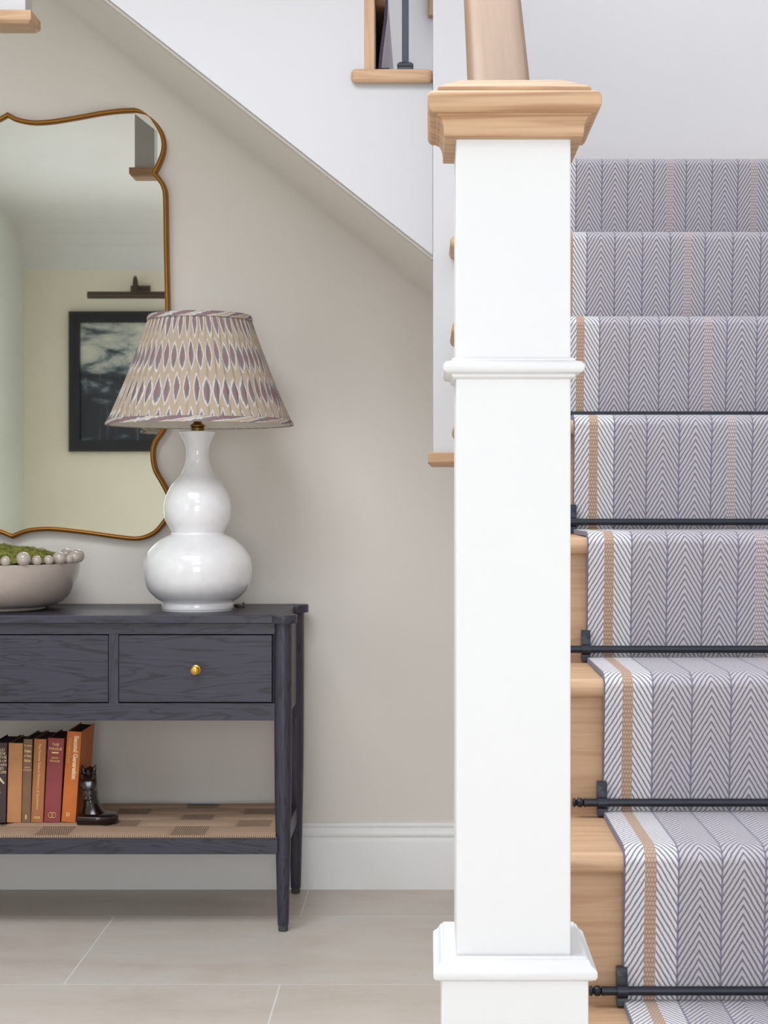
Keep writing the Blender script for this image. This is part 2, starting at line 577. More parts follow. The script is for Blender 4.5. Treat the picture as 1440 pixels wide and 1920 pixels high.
def canvas_mat():
    k = N('abstract_canvas')
    v = k.coord(scale=(1.3, 1, 3.6), rot=(0, 0.25, 0))
    n = k.noise(v, 2.2, 8, 0.66, 0.5)
    X, Y, Z = k.sep(k.coord())
    top = k.step(Z, -0.06, 0.16)
    f = k.math('ADD', n, k.math('MULTIPLY', k.math('SUBTRACT', top, 0.5), 0.20))
    base = k.ramp(f, [(0.40, lin((20, 24, 32))), (0.48, lin((42, 52, 60))), (0.53, lin((104, 116, 118))), (0.60, lin((172, 176, 166))), (0.72, lin((206, 204, 186)))])
    drip = k.noise(k.coord(scale=(24, 1, 1.5)), 1.6, 3)
    d = k.math('MULTIPLY', k.step(drip, 0.58, 0.72), 0.35)
    return k.set(k.mix(d, base, lin((126, 140, 142))), 0.5)
M['canvas'] = canvas_mat()

def cloth(name, rgb):
    k = N(name)
    c = lin(rgb)
    f = k.noise(k.coord(), 26, 4)
    w = k.noise(k.coord(), 700, 2)
    k.bump(w, 0.25, 0.0004)
    return k.set(k.mix(f, tuple(x * 0.85 for x in c), tuple(min(1, x * 1.1) for x in c)), 0.6, spec=0.3)

# ------------------------------------------------------------------ room shell
YW = 4.63          # back wall
XR = 1.195         # right wall, side of the stairs
XL = -2.55
YO = -1.60         # wall behind the camera
SL = 0.79          # pitch of both flights
def diag(x):       # lower edge of the upper flight's white side
    return 1.587 - SL * (x - 0.0117)

bm = bmesh.new(); box(bm, XL - 0.1, XR + 0.1, YO - 0.1, YW + 0.1, -0.05, 0.0)
struct('floor', bm, M['floor'])
bm = bmesh.new(); box(bm, XL - 0.1, 0.40, YW, YW + 0.1, 0, 2.82)
struct('wall_back', bm, M['greige'])
bm = bmesh.new()
prism(bm, [(XR, 1.50), (0.10, 1.52), (-1.52, 2.80), (-2.6, 2.80), (-2.6, 4.9), (XR, 4.9)], 1, YW - 0.025, YW - 0.001)
struct('wall_back_upper', bm, M['wallwhite'])
bm = bmesh.new(); box(bm, XR, XR + 0.1, YO - 0.1, YW + 0.1, 0, 4.9)
struct('wall_right', bm, M['wallwhite'])
# side wall with a window
bm = bmesh.new()
WA, WB = -0.80, 1.50
box(bm, XL - 0.1, XL, YO - 0.1, WA, 0, 2.9)
box(bm, XL - 0.1, XL, WB, YW + 0.1, 0, 2.9)
box(bm, XL - 0.1, XL, WA, WB, 0, 0.45)
box(bm, XL - 0.1, XL, WA, WB, 2.25, 2.9)
struct('wall_left', bm, M['palegreen'])
fr = bmesh.new()
for a_, b_ in ((WA, WA + 0.06), (WB - 0.06, WB), (WA + 0.75, WA + 0.79), (WA + 1.51, WA + 1.55)):
    box(fr, XL - 0.08, XL - 0.03, a_, b_, 0.45, 2.25)
box(fr, XL - 0.08, XL - 0.03, WA, WB, 0.45, 0.51); box(fr, XL - 0.08, XL - 0.03, WA, WB, 2.19, 2.25)
struct('window_1', fr, M['white'])
# wall behind the camera with the glazed entrance
bm = bmesh.new()
DX0, DX1, DZ = -0.75, 0.75, 2.35
box(bm, XL - 0.1, DX0, YO - 0.1, YO, 0, 2.9)
box(bm, DX1, XR + 0.1, YO - 0.1, YO, 0, 2.9)
box(bm, DX0, DX1, YO - 0.1, YO, DZ, 2.9)
struct('wall_front', bm, M['cream'])
bm = bmesh.new()
box(bm, -1.15, -0.95, YO - 0.1, YO, 2.8, 4.9); box(bm, 1.05, XR + 0.1, YO - 0.1, YO, 2.9, 4.9); box(bm, -0.95, 1.05, YO - 0.1, YO, 4.7, 4.9)
struct('wall_front_upper', bm, M['wallwhite'])
fr = bmesh.new()
for x in (-0.95, -0.30, 0.35, 0.99):
    box(fr, x, x + 0.06, YO - 0.08, YO - 0.03, 2.9, 4.7)
box(fr, -0.95, 1.05, YO - 0.08, YO - 0.03, 2.9, 2.96); box(fr, -0.95, 1.05, YO - 0.08, YO - 0.03, 4.64, 4.70)
struct('window_2', fr, M['white'])
fr = bmesh.new()
for x in (DX0, -0.04, DX1 - 0.07):
    box(fr, x, x + (0.08 if x == -0.04 else 0.07), YO - 0.09, YO - 0.03, 0, DZ)
box(fr, DX0, DX1, YO - 0.09, YO - 0.03, DZ - 0.08, DZ)
box(fr, DX0, DX1, YO - 0.09, YO - 0.03, 0.0, 0.35)
for z in (0.85, 1.35, 1.85):
    box(fr, DX0, DX1, YO - 0.08, YO - 0.04, z - 0.012, z + 0.012)
for x in (-0.38, 0.38):
    box(fr, x - 0.012, x + 0.012, YO - 0.08, YO - 0.04, 0.35, DZ)
struct('door_1', fr, M['white'])
# hall ceiling with a cove along the far end, open over the stairwell
bm = bmesh.new()
prof = [(YO, 2.50), (-1.575, 2.565), (-1.52, 2.635), (-1.43, 2.70), (-1.30, 2.75), (-1.12, 2.785), (-0.9, 2.80), (1.5, 2.80)]
poly = prof + [(1.5, 2.9), (YO, 2.9)]
prism(bm, poly, 0, XL, -1.05)
struct('ceiling', bm, M['ceil'])
bm = B(XL, -1.80, 1.5, YW, 2.80, 2.9)  # leaves an invented opening with upstands for the added hall fill
box(bm, -1.80, -0.10, 2.80, YW, 2.80, 2.9)
box(bm, -0.12, -0.10, 1.5, 2.80, 2.90, 3.1)
box(bm, -0.12, -0.10, 1.5, 2.80, 2.80, 2.9)
box(bm, -1.82, -1.80, 1.5, 2.80, 2.80, 3.1)
box(bm, -1.80, -0.10, 2.80, 2.82, 2.9, 3.1)
box(bm, -1.80, -0.10, 1.48, 1.50, 2.80, 3.1)
struct('ceiling_hall', bm, M['ceil'])
bm = bmesh.new()   # stairwell sides above the hall ceiling
box(bm, -0.12, -0.10, 1.5, YW, 2.9, 4.9)
struct('wall_stairwell', bm, M['wallwhite'])
bm = B(-1.07, -0.10, 1.48, 1.5, 3.1, 4.9)
box(bm, -1.07, -1.05, YO, 1.5, 2.8, 4.9)
struct('wall_stairwell_front', bm, M['wallwhite'])
# soffit under the upper flight and landing
bm = bmesh.new()
prism(bm, [(0.40, diag(0.0117) - 0.010), (0.0117, diag(0.0117) - 0.006), (-1.52, diag(-1.52) - 0.006), (-1.52, diag(-1.52) + 0.02), (0.0117, diag(0.0117) + 0.02), (0.40, diag(0.0117) + 0.02)],
      1, 3.762, YW)
struct('ceiling_under_stairs', bm, M['greige'])
# added fillet: its curve softens the shade crease between soffit and wall
bm = bmesh.new()
cs_, sn_ = math.cos(math.atan(SL)), math.sin(math.atan(SL))
RF = 0.17
secp = [(3.775, 0.0)] + [(YW - RF + RF * math.sin(PI / 2 * q / 20), RF * (1 - math.cos(PI / 2 * q / 20))) for q in range(21)]
ends = []
for (ex, ez) in ((0.30, diag(0.0117) - 0.0065 - SL * (0.30 - 0.0117)), (-1.30, diag(-1.30) - 0.0065)):
    ends.append([bm.verts.new((ex - sn_ * d_, y_, ez - cs_ * d_)) for y_, d_ in secp])
for q in range(len(secp) - 1):
    bm.faces.new((ends[0][q], ends[0][q + 1], ends[1][q + 1], ends[1][q]))
struct('trim_shade_fillet', bm, M['greige'], smooth=True)
# wall below the lower flight
bm = bmesh.new()
prism(bm, [(1.98, 0.0), (YW, 0.0), (YW, 1.56), (3.50, 1.56), (1.98, 0.34)], 0, 0.088, 0.098)
struct('wall_under_stairs', bm, M['greige'])
# skirting board, moulded
def skirting(name, x0, x1):
    bm = bmesh.new()
    yb = YW
    pr = [(yb, 0), (yb - 0.020, 0), (yb - 0.020, 0.128), (yb - 0.0185, 0.133), (yb - 0.014, 0.137), (yb - 0.0135, 0.140), (yb - 0.017, 0.143),
          (yb - 0.0175, 0.149), (yb - 0.013, 0.155), (yb - 0.010, 0.163), (yb - 0.010, 0.166), (yb - 0.012, 0.168), (yb - 0.012, 0.173), (yb - 0.009, 0.177), (yb, 0.177)]
    prism(bm, pr, 0, x0, x1)
    return struct(name, bm, M['white'], smooth='auto')
skirting('baseboard_back', XL, 0.088)

# ------------------------------------------------------------------ lower flight
RISE, GO = 0.2, 0.253
def nose(k): return 3.732 - GO * k            # front of the carpet on step k (0 = landing)
def level(k): return 1.8 - RISE * k
TH = 0.0275
stair = thing('staircase', 'oak lower staircase rising away behind the large white newel post', 'staircase', (0.62, 1.75, 0))
for k in range(0, 9):
    y0 = nose(k) + 0.008
    y1 = nose(k - 1) + 0.048 if k > 0 else YW - 0.03
    z1 = level(k) - 0.008
    x0 = 0.048 if k < 7 else (0.16 if k == 8 else 0.148)
    if k == 0: x0 = 0.05
    obj('tread', B(x0, 1.19, y0, y1, z1 - TH, z1), M['oak_x'], stair, bevel=0.0125, seg=5)
    # riser under this nosing
    zb = level(k + 1) - 0.008
    obj('riser', B(max(0.0872, x0 + 0.01), 1.19, y0 + 0.0225, y0 + 0.040, max(zb, 0), z1 - TH), M['oak_x'], stair)
# cut string on the open side
bm = bmesh.new()
pts = [(1.99, 0.36)]
pts = []
for k in range(7, -1, -1):
    yb = nose(k) + 0.030
    pts.append((yb, level(k + 1) - 0.036 if k < 8 else 0))
    pts.append((yb, level(k) - 0.036))
pts.append((3.75, level(0) - 0.036))
pts.append((3.75, 1.50))
low = [(3.75, 1.50), (nose(7) + 0.03, 0.10)]
pts = pts + [(nose(7) + 0.03, 0.10)]
prism(bm, pts, 0, 0.074, 0.087)
obj('string_board', bm, M['white'], stair)
obj('landing_board', B(0.09, 1.19, 3.80, YW - 0.03, 1.60, level(0) - 0.037), M['white'], stair)

# ------------------------------------------------------------------ runner
def runner_path(levels, nfun, y_start, y_end, floor_z=None):
    """outer surface polyline of a runner waterfalling down the steps: list of (y, z)"""
    R = 0.019
    out = [(y_start, levels[0])]
    for i, z in enumerate(levels):
        yn = nfun(i)
        for j in range(13):
            a = PI / 2 + (PI / 2) * j / 12
            out.append((yn + 0.036 + 0.036 * math.cos(a), z + 0.0015 - 0.020 + 0.020 * math.sin(a)))
        zn = levels[i + 1] if i + 1 < len(levels) else None
        if zn is None:
            break
        out.append((yn + 0.003, z - 0.05))
        out.append((yn + 0.011, zn + 0.10))
        out.append((yn + 0.0175, zn + 0.030))
        out.append((yn + 0.020, zn + 0.008))
        out.append((yn + 0.017, zn + 0.0008))
        out.append((yn - 0.005, zn))
    return out

def ribbon(bm, path, across0, across1, thick, swap=False, nu=1, flip=False):
    """sheet with thickness; path (a, z); across = other horizontal axis. UV in metres"""
    uvl = bm.loops.layers.uv.new('UVMap')
    n = len(path)
    nor = []
    for i in range(n):
        a = Vector(path[max(i - 1, 0)]); b = Vector(path[min(i + 1, n - 1)])
        d = (b - a).normalized()
        nor.append(Vector((-d.y, d.x)))
    s = [0.0]
    for i in range(1, n):
        s.append(s[-1] + (Vector(path[i]) - Vector(path[i - 1])).length)
    def mk(t, p):
        return (t, p[0], p[1]) if not swap else (p[0], t, p[1])
    rows = []
    for i, p in enumerate(path):
        q = Vector(p) + nor[i] * thick * (1 if not flip else -1)
        rows.append([bm.verts.new(mk(across0, p)), bm.verts.new(mk(across1, p)), bm.verts.new(mk(across1, q)), bm.verts.new(mk(across0, q))])
    w = abs(across1 - across0)
    us = [0.0, w, w, 0.0]
    def face(vs, uvs):
        f = bm.faces.new(vs)
        for l, u in zip(f.loops, uvs):
            l[uvl].uv = u
    for i in range(n - 1):
        A, Bq = rows[i], rows[i + 1]
        for j in range(4):
            j2 = (j + 1) % 4
            face((A[j], A[j2], Bq[j2], Bq[j]), ((us[j], s[i]), (us[j2], s[i]), (us[j2], s[i + 1]), (us[j], s[i + 1])))
    face(rows[0], [(us[j], 0) for j in range(4)])
    face(rows[-1][::-1], [(us[3 - j], s[-1]) for j in range(4)])

RX0, RX1 = 0.256, 0.9915
bm = bmesh.new()
lv = [level(k) for k in range(0, 9)] + [0.008]
path = runner_path(lv[:-1], lambda i: nose(i), 4.45, 0)
yl = nose(8)
path += [(yl + 0.003, 0.15), (yl + 0.012, 0.05), (yl + 0.020, 0.012), (yl + 0.019, 0.004)]
ribbon(bm, path, RX0, RX1, 0.0075)
o = obj('stair_runner', bm, M['carpet'], at=(RX0, nose(8), 0.0), smooth='auto')
tag(o, 'grey herringbone wool runner with tan edge stripe running down the lower staircase', 'stair runner')

# ------------------------------------------------------------------ stair rods
def make_rod(loc, label, length=0.80, group='black stair rods across the lower staircase runner'):
    """loc: left end of the clip, rod runs along +X; local origin at rod axis"""
    t = thing('stair_rod', label, 'stair rod', loc, group)
    x, y, z = loc
    r = 0.0058
    bm = bmesh.new()
    def xl(prof, x0):
        rings = []
        for rr, dx in prof:
            rings.append([bm.verts.new((x0 + dx, y + rr * math.cos(2 * PI * i / 20), z + rr * math.sin(2 * PI * i / 20))) for i in range(20)])
        for a, b in zip(rings[:-1], rings[1:]):
            for i in range(20):
                bm.faces.new((a[i], a[(i + 1) % 20], b[(i + 1) % 20], b[i]))
        bm.faces.new(rings[0][::-1]); bm.faces.new(rings[-1])
    xl([(r, 0), (r, length)], x - 0.018)
    obj('rod', bm, M['iron'], t, smooth='auto')
    for side in (0, 1):
        bm = bmesh.new()
        pr = [(0.0045, 0), (0.0062, 0.0006), (0.0066, 0.003), (0.0046, 0.0045), (0.0040, 0.0055), (0.0062, 0.0075), (0.0070, 0.0105), (0.0062, 0.0135), (0.0042, 0.0155), (0.0064, 0.0165), (0.0066, 0.0185)]
        if side == 0:
            xl(pr, x - 0.036)
        else:
            xl([(a, 0.0185 - b) for a, b in pr][::-1], x - 0.018 + length - 0.001)
        obj('finial', bm, M['iron'], t, smooth='auto', angle=25)
    for side in (0, 1):
        xb = x if side == 0 else x + length - 0.036 - 0.014
        bm = bmesh.new()
        w = 0.014
        # profile in y,z: plate against the riser with stepped ends and a loop round the rod
        yb = y + 0.012
        pts = [(yb, z + 0.030), (yb - 0.010, z + 0.030), (yb - 0.012, z + 0.027), (yb - 0.012, z + 0.019), (yb - 0.014, z + 0.017), (yb - 0.014, z + 0.008)]
        for j in range(0, 9):
            a = math.radians(70 + 190 * j / 8)
            pts.append((y + 0.0082 * math.cos(a) - 0.001, z + 0.0082 * math.sin(a)))
        pts += [(yb - 0.014, z - 0.010), (yb - 0.016, z - 0.014), (yb - 0.018, z - 0.018), (yb - 0.017, z - 0.0195), (yb - 0.008, z - 0.0195), (yb, z - 0.012)]
        prism(bm, pts, 0, xb, xb + w)
        obj('bracket', bm, M['iron'], t, smooth='auto', bevel=0.0007, seg=2)
    return t

def rod_center(k):   # k: tread the rod lies at the back of
    return nose(k - 1) + 0.011, level(k) + 0.0135
def copy_tree(o, parent=None):
    c = o.copy()
    C.objects.link(c)
    c.parent = parent
    for ch in list(o.children):
        copy_tree(ch, c)
    return c
names = {7: 'black stair rod nearest the floor, level with the base of the white newel post',
         6: 'black stair rod second from the bottom, its ribbed finial clear of the newel post',
         5: 'black stair rod third from the bottom, left end hidden behind the newel post',
         4: 'black stair rod at eye level, fourth from the bottom',
         3: 'thin topmost visible black stair rod, seen edge-on just above a nosing'}
first = None
for k in (7, 6, 5, 4, 3):
    yy, zz = rod_center(k)
    if first is None:
        first = make_rod((0.2475, yy, zz), names[k])
    else:
        c = copy_tree(first)
        c.location = (0.2475, yy, zz)
        c['label'] = names[k]

# ------------------------------------------------------------------ large newel in front
NX, NY, NW = 0.0888, 1.810, 0.0587       # centre and half width of the shaft
newel = thing('newel_post', 'large white square newel post with moulded oak cap at the foot of the stairs', 'newel post', (NX, NY, 0))
obj('shaft', B(NX - NW, NX + NW, NY - NW, NY + NW, 0.50, 1.425), M['newelwhite'], newel, bevel=0.0015)
bw = 0.0745
obj('plinth', B(NX - bw + 0.001, NX + bw + 0.001, NY - bw, NY + bw, 0.0, 0.572), M['newelwhite'], newel, bevel=0.0015)
# base moulding
def zf(py, Y): return EYE - (py - 935) * Y / F
def zp(py, h): return zf(py, NY - h)
fY = NY - 0.078
bm = bmesh.new()
prof = [(h, zp(y, h)) for h, y in ((0.0745, 1840), (0.0815, 1838), (0.0830, 1834), (0.0830, 1824), (0.0815, 1820), (0.0785, 1814), (0.0765, 1808), (0.0755, 1803), (0.0745, 1800), (0.0725, 1798), (0.0720, 1794), (0.0705, 1792), (0.0585, 1792.5))]
square_profile(bm, prof, NX + 0.001, NY)
obj('base_moulding', bm, M['newelwhite'], newel, bevel=0.0008, seg=2)
# collar
cY = NY - 0.0665
bm = bmesh.new()
prof = [(0.0585, zf(710, cY)), (0.0615, zf(708, cY)), (0.0630, zf(705, cY)), (0.0630, zf(701, cY)), (0.0655, zf(700, cY))]
for j in range(9):
    a = -PI / 2 + PI * j / 8
    prof.append((0.0660 + 0.0060 * math.cos(a), zf(688, cY) + 0.0062 * math.sin(a)))
prof += [(0.0630, zf(675, cY)), (0.0625, zf(671, cY)), (0.0585, zf(669, cY))]
square_profile(bm, prof, NX, NY)
obj('collar', bm, M['newelwhite'], newel, smooth='auto', angle=40)
# cap
kY = NY - 0.085
bm = bmesh.new()
hz = lambda py: zf(py - 5.5, kY)
prof = [(0.0587, hz(257)), (0.0705, hz(256)), (0.0712, hz(252)), (0.0712, hz(249))]
for j in range(1, 8):
    t = j / 7
    prof.append((0.0712 + 0.0065 * (1 - math.cos(t * PI / 2)), hz(249 - 31 * math.sin(t * PI / 2))))
prof += [(0.0785, hz(215)), (0.0805, hz(215))]
for j in range(11):
    a = -PI / 2 + PI * j / 10
    prof.append((0.0790 + 0.0090 * max(0, math.cos(a)) ** 0.7, hz(194) + 0.0112 * math.sin(a)))
prof += [(0.0775, hz(173)), (0.0780, hz(168)), (0.0772, hz(164)), (0.0755, hz(162)), (0.0520, hz(162) + 0.0115), (0.0500, hz(162) + 0.0118)]
square_profile(bm, prof, NX, NY)
obj('cap', bm, M['oak_cap'], newel, smooth='auto', angle=38, bevel=0.0012)
bm = bmesh.new()
crk = [P(905, 176, kY - 0.0045), P(907, 186, kY - 0.0045), P(909, 195, kY - 0.005), P(910, 206, kY - 0.004)]

# ------------------------------------------------------------------ handrail of the lower flight
hr = bmesh.new()
def rail_section(cx, y, z):
    # section across the run (x, z); bottom flat
    half = [(0.0335, 0.0), (0.0335, 0.014), (0.0300, 0.020), (0.0300, 0.026), (0.0335, 0.032), (0.0335, 0.050), (0.0315, 0.0565), (0.0270, 0.0600), (0.0150, 0.0610)]
    pts = [(-x_, z_) for x_, z_ in half] + half[::-1]
    return [hr.verts.new((cx + p[0], y, z + p[1] / math.cos(math.atan(SL)))) for p in pts]
RCX = 0.0815
y0r, y1r = NY + NW - 0.001, 3.665
z0r = 1.4245
a = rail_section(RCX, y0r, z0r)
b = rail_section(RCX, y1r, z0r + SL * (y1r - y0r))
for i in range(len(a)):
    hr.faces.new((a[i], a[(i + 1) % len(a)], b[(i + 1) % len(a)], b[i]))
hr.faces.new(a[::-1]); hr.faces.new(b)
o = obj('handrail', hr, M['oak_rail'], at=(RCX, y0r, z0r), smooth='auto', bevel=0.002)
tag(o, 'straight oak handrail climbing from the oak cap of the large white newel', 'handrail')

# ------------------------------------------------------------------ newel of the landing, hanging low
def hanging_newel(x0, x1, yc, zbot, ztop, label, bw=0.0105):
    h = (x1 - x0) / 2
    xc = (x0 + x1) / 2
    t = thing('hanging_newel', label, 'newel post', (xc, yc, zbot))
    obj('shaft', B(x0, x1, yc - h, yc + h, zbot + 0.02, ztop), M['panelwhite'], t, bevel=0.0015)
    bm = bmesh.new()
    square_profile(bm, [(h + bw - 0.008, zbot), (h + bw, zbot + 0.008), (h + bw, zbot + 0.0285)], xc, yc)
    obj('pendant_cap', bm, M['oak_x'], t, bevel=0.0015)
    return t
hanging_newel(0.0137, 0.1487, 3.722, 1.054 + (935 - 873.5) * 3.645 / F, 2.9, 'white landing newel hanging beside the big newel post, ending in a small oak block')
hanging_newel(-0.932, -0.869, 3.735, 1.054 + (935 - 37) * 3.665 / F, 2.82, 'white hanging newel in the top left corner ending in a chamfered oak block', 0.0155)

# ------------------------------------------------------------------ upper flight rising to the left
YS = 3.738
up = thing('upper_staircase', 'upper staircase rising leftward over the mirror, its side panelled in white', 'staircase', (-0.45, YS, 1.6))
# white side panel under the treads
def rx(j): return -0.115 - GO * (j - 2)      # right face of riser j (j=2 stands on tread 1)
def uz(j): return 1.79 + 0.2 * j             # top of oak tread j
bm = bmesh.new()
top = [(0.0135, 1.5855), (0.0135, uz(1) - 0.025)]
for j in range(2, 6):
    top.append((rx(j) - 0.021, uz(j - 1) - 0.025))
    top.append((rx(j) - 0.021, uz(j) - 0.025))
top.append((-1.10, uz(5) - 0.031))
top.append((-1.10, diag(-1.10)))
prism(bm, top, 1, YS, YS + 0.022)
obj('side_panel', bm, M['panelwhite'], up, bevel=0.001)
for j in range(1, 5):
    x0, x1 = rx(j + 1) - 0.012, (rx(j) + 0.020 if j > 1 else 0.0132)
    # tread with returned nosing that runs past the riser
    obj('tread', B(x0 - 0.010, x1, YS + 0.001, YW - 0.026, uz(j) - 0.025, uz(j)), M['oak_x'], up)
    obj('nosing_return', B(rx(j + 1) - 0.0500 if j == 1 else rx(j + 1) - 0.05, x1, YS - 0.022, YS + 0.0005, uz(j) - 0.031, uz(j)), M['oak_x'], up, bevel=0.0145, seg=6)
    obj('riser', B(rx(j + 1) - 0.021, rx(j + 1), YS, YW - 0.026, uz(j), uz(j + 1) - 0.031), M['oak_z'], up)
# runner on the upper flight
bm = bmesh.new()
R = 0.019
pth = []
for j in range(4, 0, -1):
    z = uz(j) + 0.008
    xn = rx(j) + 0.028 if j > 1 else 0.166
    if j == 4: pth.append((xn - 0.2, z))
    for q in range(9):
        a_ = PI / 2 - (PI / 2) * q / 8
        pth.append((xn - R + R * math.cos(a_), z - R + R * math.sin(a_)))
    if j > 1:
        zn = uz(j - 1) + 0.008
        pth += [(xn - 0.002, z - 0.06), (xn - 0.012, zn + 0.06), (xn - 0.017, zn + 0.006), (xn - 0.012, zn + 0.0008), (xn + 0.01, zn)]
    else:
        pth += [(xn - 0.004, 1.85), (xn - 0.010, 1.812)]
ribbon(bm, pth, 3.86, 4.59, 0.0075, swap=True, flip=True)
o = obj('stair_runner', bm, M['carpet'], at=(-0.2, 3.86, 1.9), smooth='auto')
tag(o, 'grey striped wool runner on the upper flight, seen edge-on beside the iron baluster', 'stair runner')
t = thing('stair_rod', 'short dark end of the stair rod on the upper flight, beside the iron baluster', 'stair rod', (-0.092, 3.84, uz(1) + 0.014))
bm = bmesh.new(); tube(bm, [(-0.092, 3.825, uz(1) + 0.016), (-0.092, 4.58, uz(1) + 0.016)], 0.0058, 16)
obj('rod', bm, M['iron'], t, smooth='auto')
bm = bmesh.new(); box(bm, -0.106, -0.084, 3.832, 3.846, uz(1), uz(1) + 0.030); ball(bm, (-0.092, 3.822, uz(1) + 0.016), 0.0085, 14)
obj('bracket', bm, M['iron'], t, bevel=0.001)

# baluster
bx, by = (760 - 800) * 3.765 / F, 3.765
bal = thing('baluster', 'square dark iron baluster with stepped foot standing on the oak tread at the top', 'baluster', (bx, by, uz(1)))
s = 0.0073
obj('bar', B(bx - s, bx + s, by - s, by + s, uz(1), 2.95), M['grey_iron'], bal, bevel=0.001)
bm = bmesh.new()
square_profile(bm, [(0.0185, uz(1)), (0.0185, uz(1) + 0.004), (0.0165, uz(1) + 0.0045), (0.0155, uz(1) + 0.011), (0.0175, uz(1) + 0.013), (0.0180, uz(1) + 0.017), (0.0125, uz(1) + 0.0225), (0.0078, uz(1) + 0.023)], bx, by)
obj('shoe', bm, M['grey_iron'], bal, bevel=0.0006)
# oak piece with a flat lower end seen between the baluster and the landing newel
p = P(803, 30, 4.58)
o = obj('oak_trim', B(p.x, p.x + 0.055, 4.575, 4.604, p.z, p.z + 0.9), M['oak_z'], bevel=0.002)
tag(o, 'slim upright oak trim on the white wall, beside the landing newel at the top', 'wood trim')

# ------------------------------------------------------------------ console table
TXR, TYF, TYB = -0.350, 4.170, 4.570
TXC = -1.110
TXL = 2 * TXC - TXR
tab = thing('console_table', 'black oak console table with drawers and woven lower shelf under the mirror', 'console table', (TXC, 4.37, 0))
ZT = 0.771
obj('table_top', B(TXL, TXR, 4.147, 4.603, ZT - 0.0195, ZT), M['ebony_x'], tab, bevel=0.0015)
for lx in (TXR, TXL):
    for ly in (TYF, TYB):
        bm = bmesh.new()
        lathe(bm, [(0.0335, ZT - 0.0200), (0.0340, ZT - 0.0190), (0.0340, ZT - 0.0005), (0.0335, ZT + 0.0004)], lx, ly, 40)
        cap_ = None
        lo = obj('leg', (lambda b_: (lathe(b_, [(0.0125, 0.0145), (0.0135, 0.016), (0.0140, 0.03), (0.0175, 0.17), (0.0208, 0.34), (0.0218, 0.50), (0.0220, ZT - 0.0200)], lx, ly, 32), b_)[1])(bmesh.new()), M['ebony_z'], tab, smooth='auto')
        obj('leg_top', bm, M['ebony_x'], lo, smooth='auto')
        bm = bmesh.new(); lathe(bm, [(0.0105, 0), (0.0118, 0.002), (0.0118, 0.0145)], lx, ly, 24)
        obj('foot_pad', bm, M['rubber'], lo, smooth='auto')
AYF = 4.162
x0a, x1a = TXL + 0.012, TXR - 0.012
front_z = (0.514, 0.5565, 0.7225, 0.7515)
bm = bmesh.new()
box(bm, x0a, x1a, AYF, AYF + 0.018, 0.724, 0.7512)
obj('top_rail', bm, M['ebony_x'], tab, bevel=0.0008)
bm = bmesh.new()
box(bm, x0a, x1a, AYF, AYF + 0.018, 0.514, 0.5560)
obj('lower_rail', bm, M['ebony_x'], tab, bevel=0.0008)
def PX(px, Y): return (px - 800) * Y / F
d0, d1 = PX(204.5, AYF), PX(221.5, AYF)
d2 = PX(511.5, AYF)
m0, m1 = 2 * TXC - d0, d0
for (a_, b_) in ((d0, d1), (2 * TXC - d1, 2 * TXC - d0)):
    obj('divider', B(a_ - 0.0008, b_ + 0.0008, AYF, AYF + 0.018, 0.556, 0.724), M['ebony_z'], tab)
obj('drawer_case', B(x0a + 0.01, x1a - 0.01, AYF + 0.03, TYB - 0.01, 0.54, 0.745), M['ebony_x'], tab)
for lx in (TXR, TXL):
    sgn = 1 if lx == TXR else -1
    obj('side_rail', B(lx - 0.009 + 0.005 * sgn, lx + 0.005 * sgn + (0 if sgn > 0 else 0.009), TYF, TYB, 0.514, 0.7512), M['ebony_y'], tab)
    obj('side_rail', B(lx - 0.012 + 0.005 * sgn, lx + 0.005 * sgn, TYF, TYB, 0.191, 0.236), M['ebony_y'], tab)
def drawer(a_, b_, knobs):
    g = 0.0022
    zz0, zz1 = 0.5590, 0.7215
    f = obj('drawer', B(a_ + g, b_ - g, AYF - 0.0012, AYF + 0.020, zz0, zz1), M['ebony_x'], tab, bevel=0.0009)
    for kx in knobs:
        bm = bmesh.new()
        zc = EYE - (1256 - 935) * AYF / F
        pr = [(0.0105, 0.0), (0.0118, 0.0008), (0.0118, 0.0030), (0.0085, 0.0045), (0.0050, 0.0060), (0.0048, 0.0120), (0.0075, 0.0145), (0.0102, 0.0175), (0.0108, 0.0205), (0.0098, 0.0240), (0.0070, 0.0262), (0.0001, 0.0268)]
        rings = []
        for r_, dy in pr:
            rings.append([bm.verts.new((kx + r_ * math.cos(2 * PI * i / 28), AYF - 0.0012 - dy, zc + r_ * math.sin(2 * PI * i / 28))) for i in range(28)])
        for A_, B_ in zip(rings[:-1], rings[1:]):
            for i in range(28):
                bm.faces.new((A_[i], A_[(i + 1) % 28], B_[(i + 1) % 28], B_[i]))
        bm.faces.new(rings[0])
        kn = obj('knob', bm, M['brass'], f, smooth='auto')
        kn['label'] = 'round brass knob'
drawer(d1, d2, [PX(367.5, AYF)])
drawer(2 * TXC - d2, 2 * TXC - d1, [2 * TXC - PX(367.5, AYF)])
drawer(m0, m1, [TXC])
# lower shelf
obj('shelf_rail', B(x0a, x1a, 4.152, 4.176, 0.1905, 0.2345), M['ebony_x'], tab, bevel=0.001)
obj('shelf_rail', B(x0a, x1a, 4.558, 4.580, 0.1905, 0.2375), M['ebony_x'], tab, bevel=0.001)
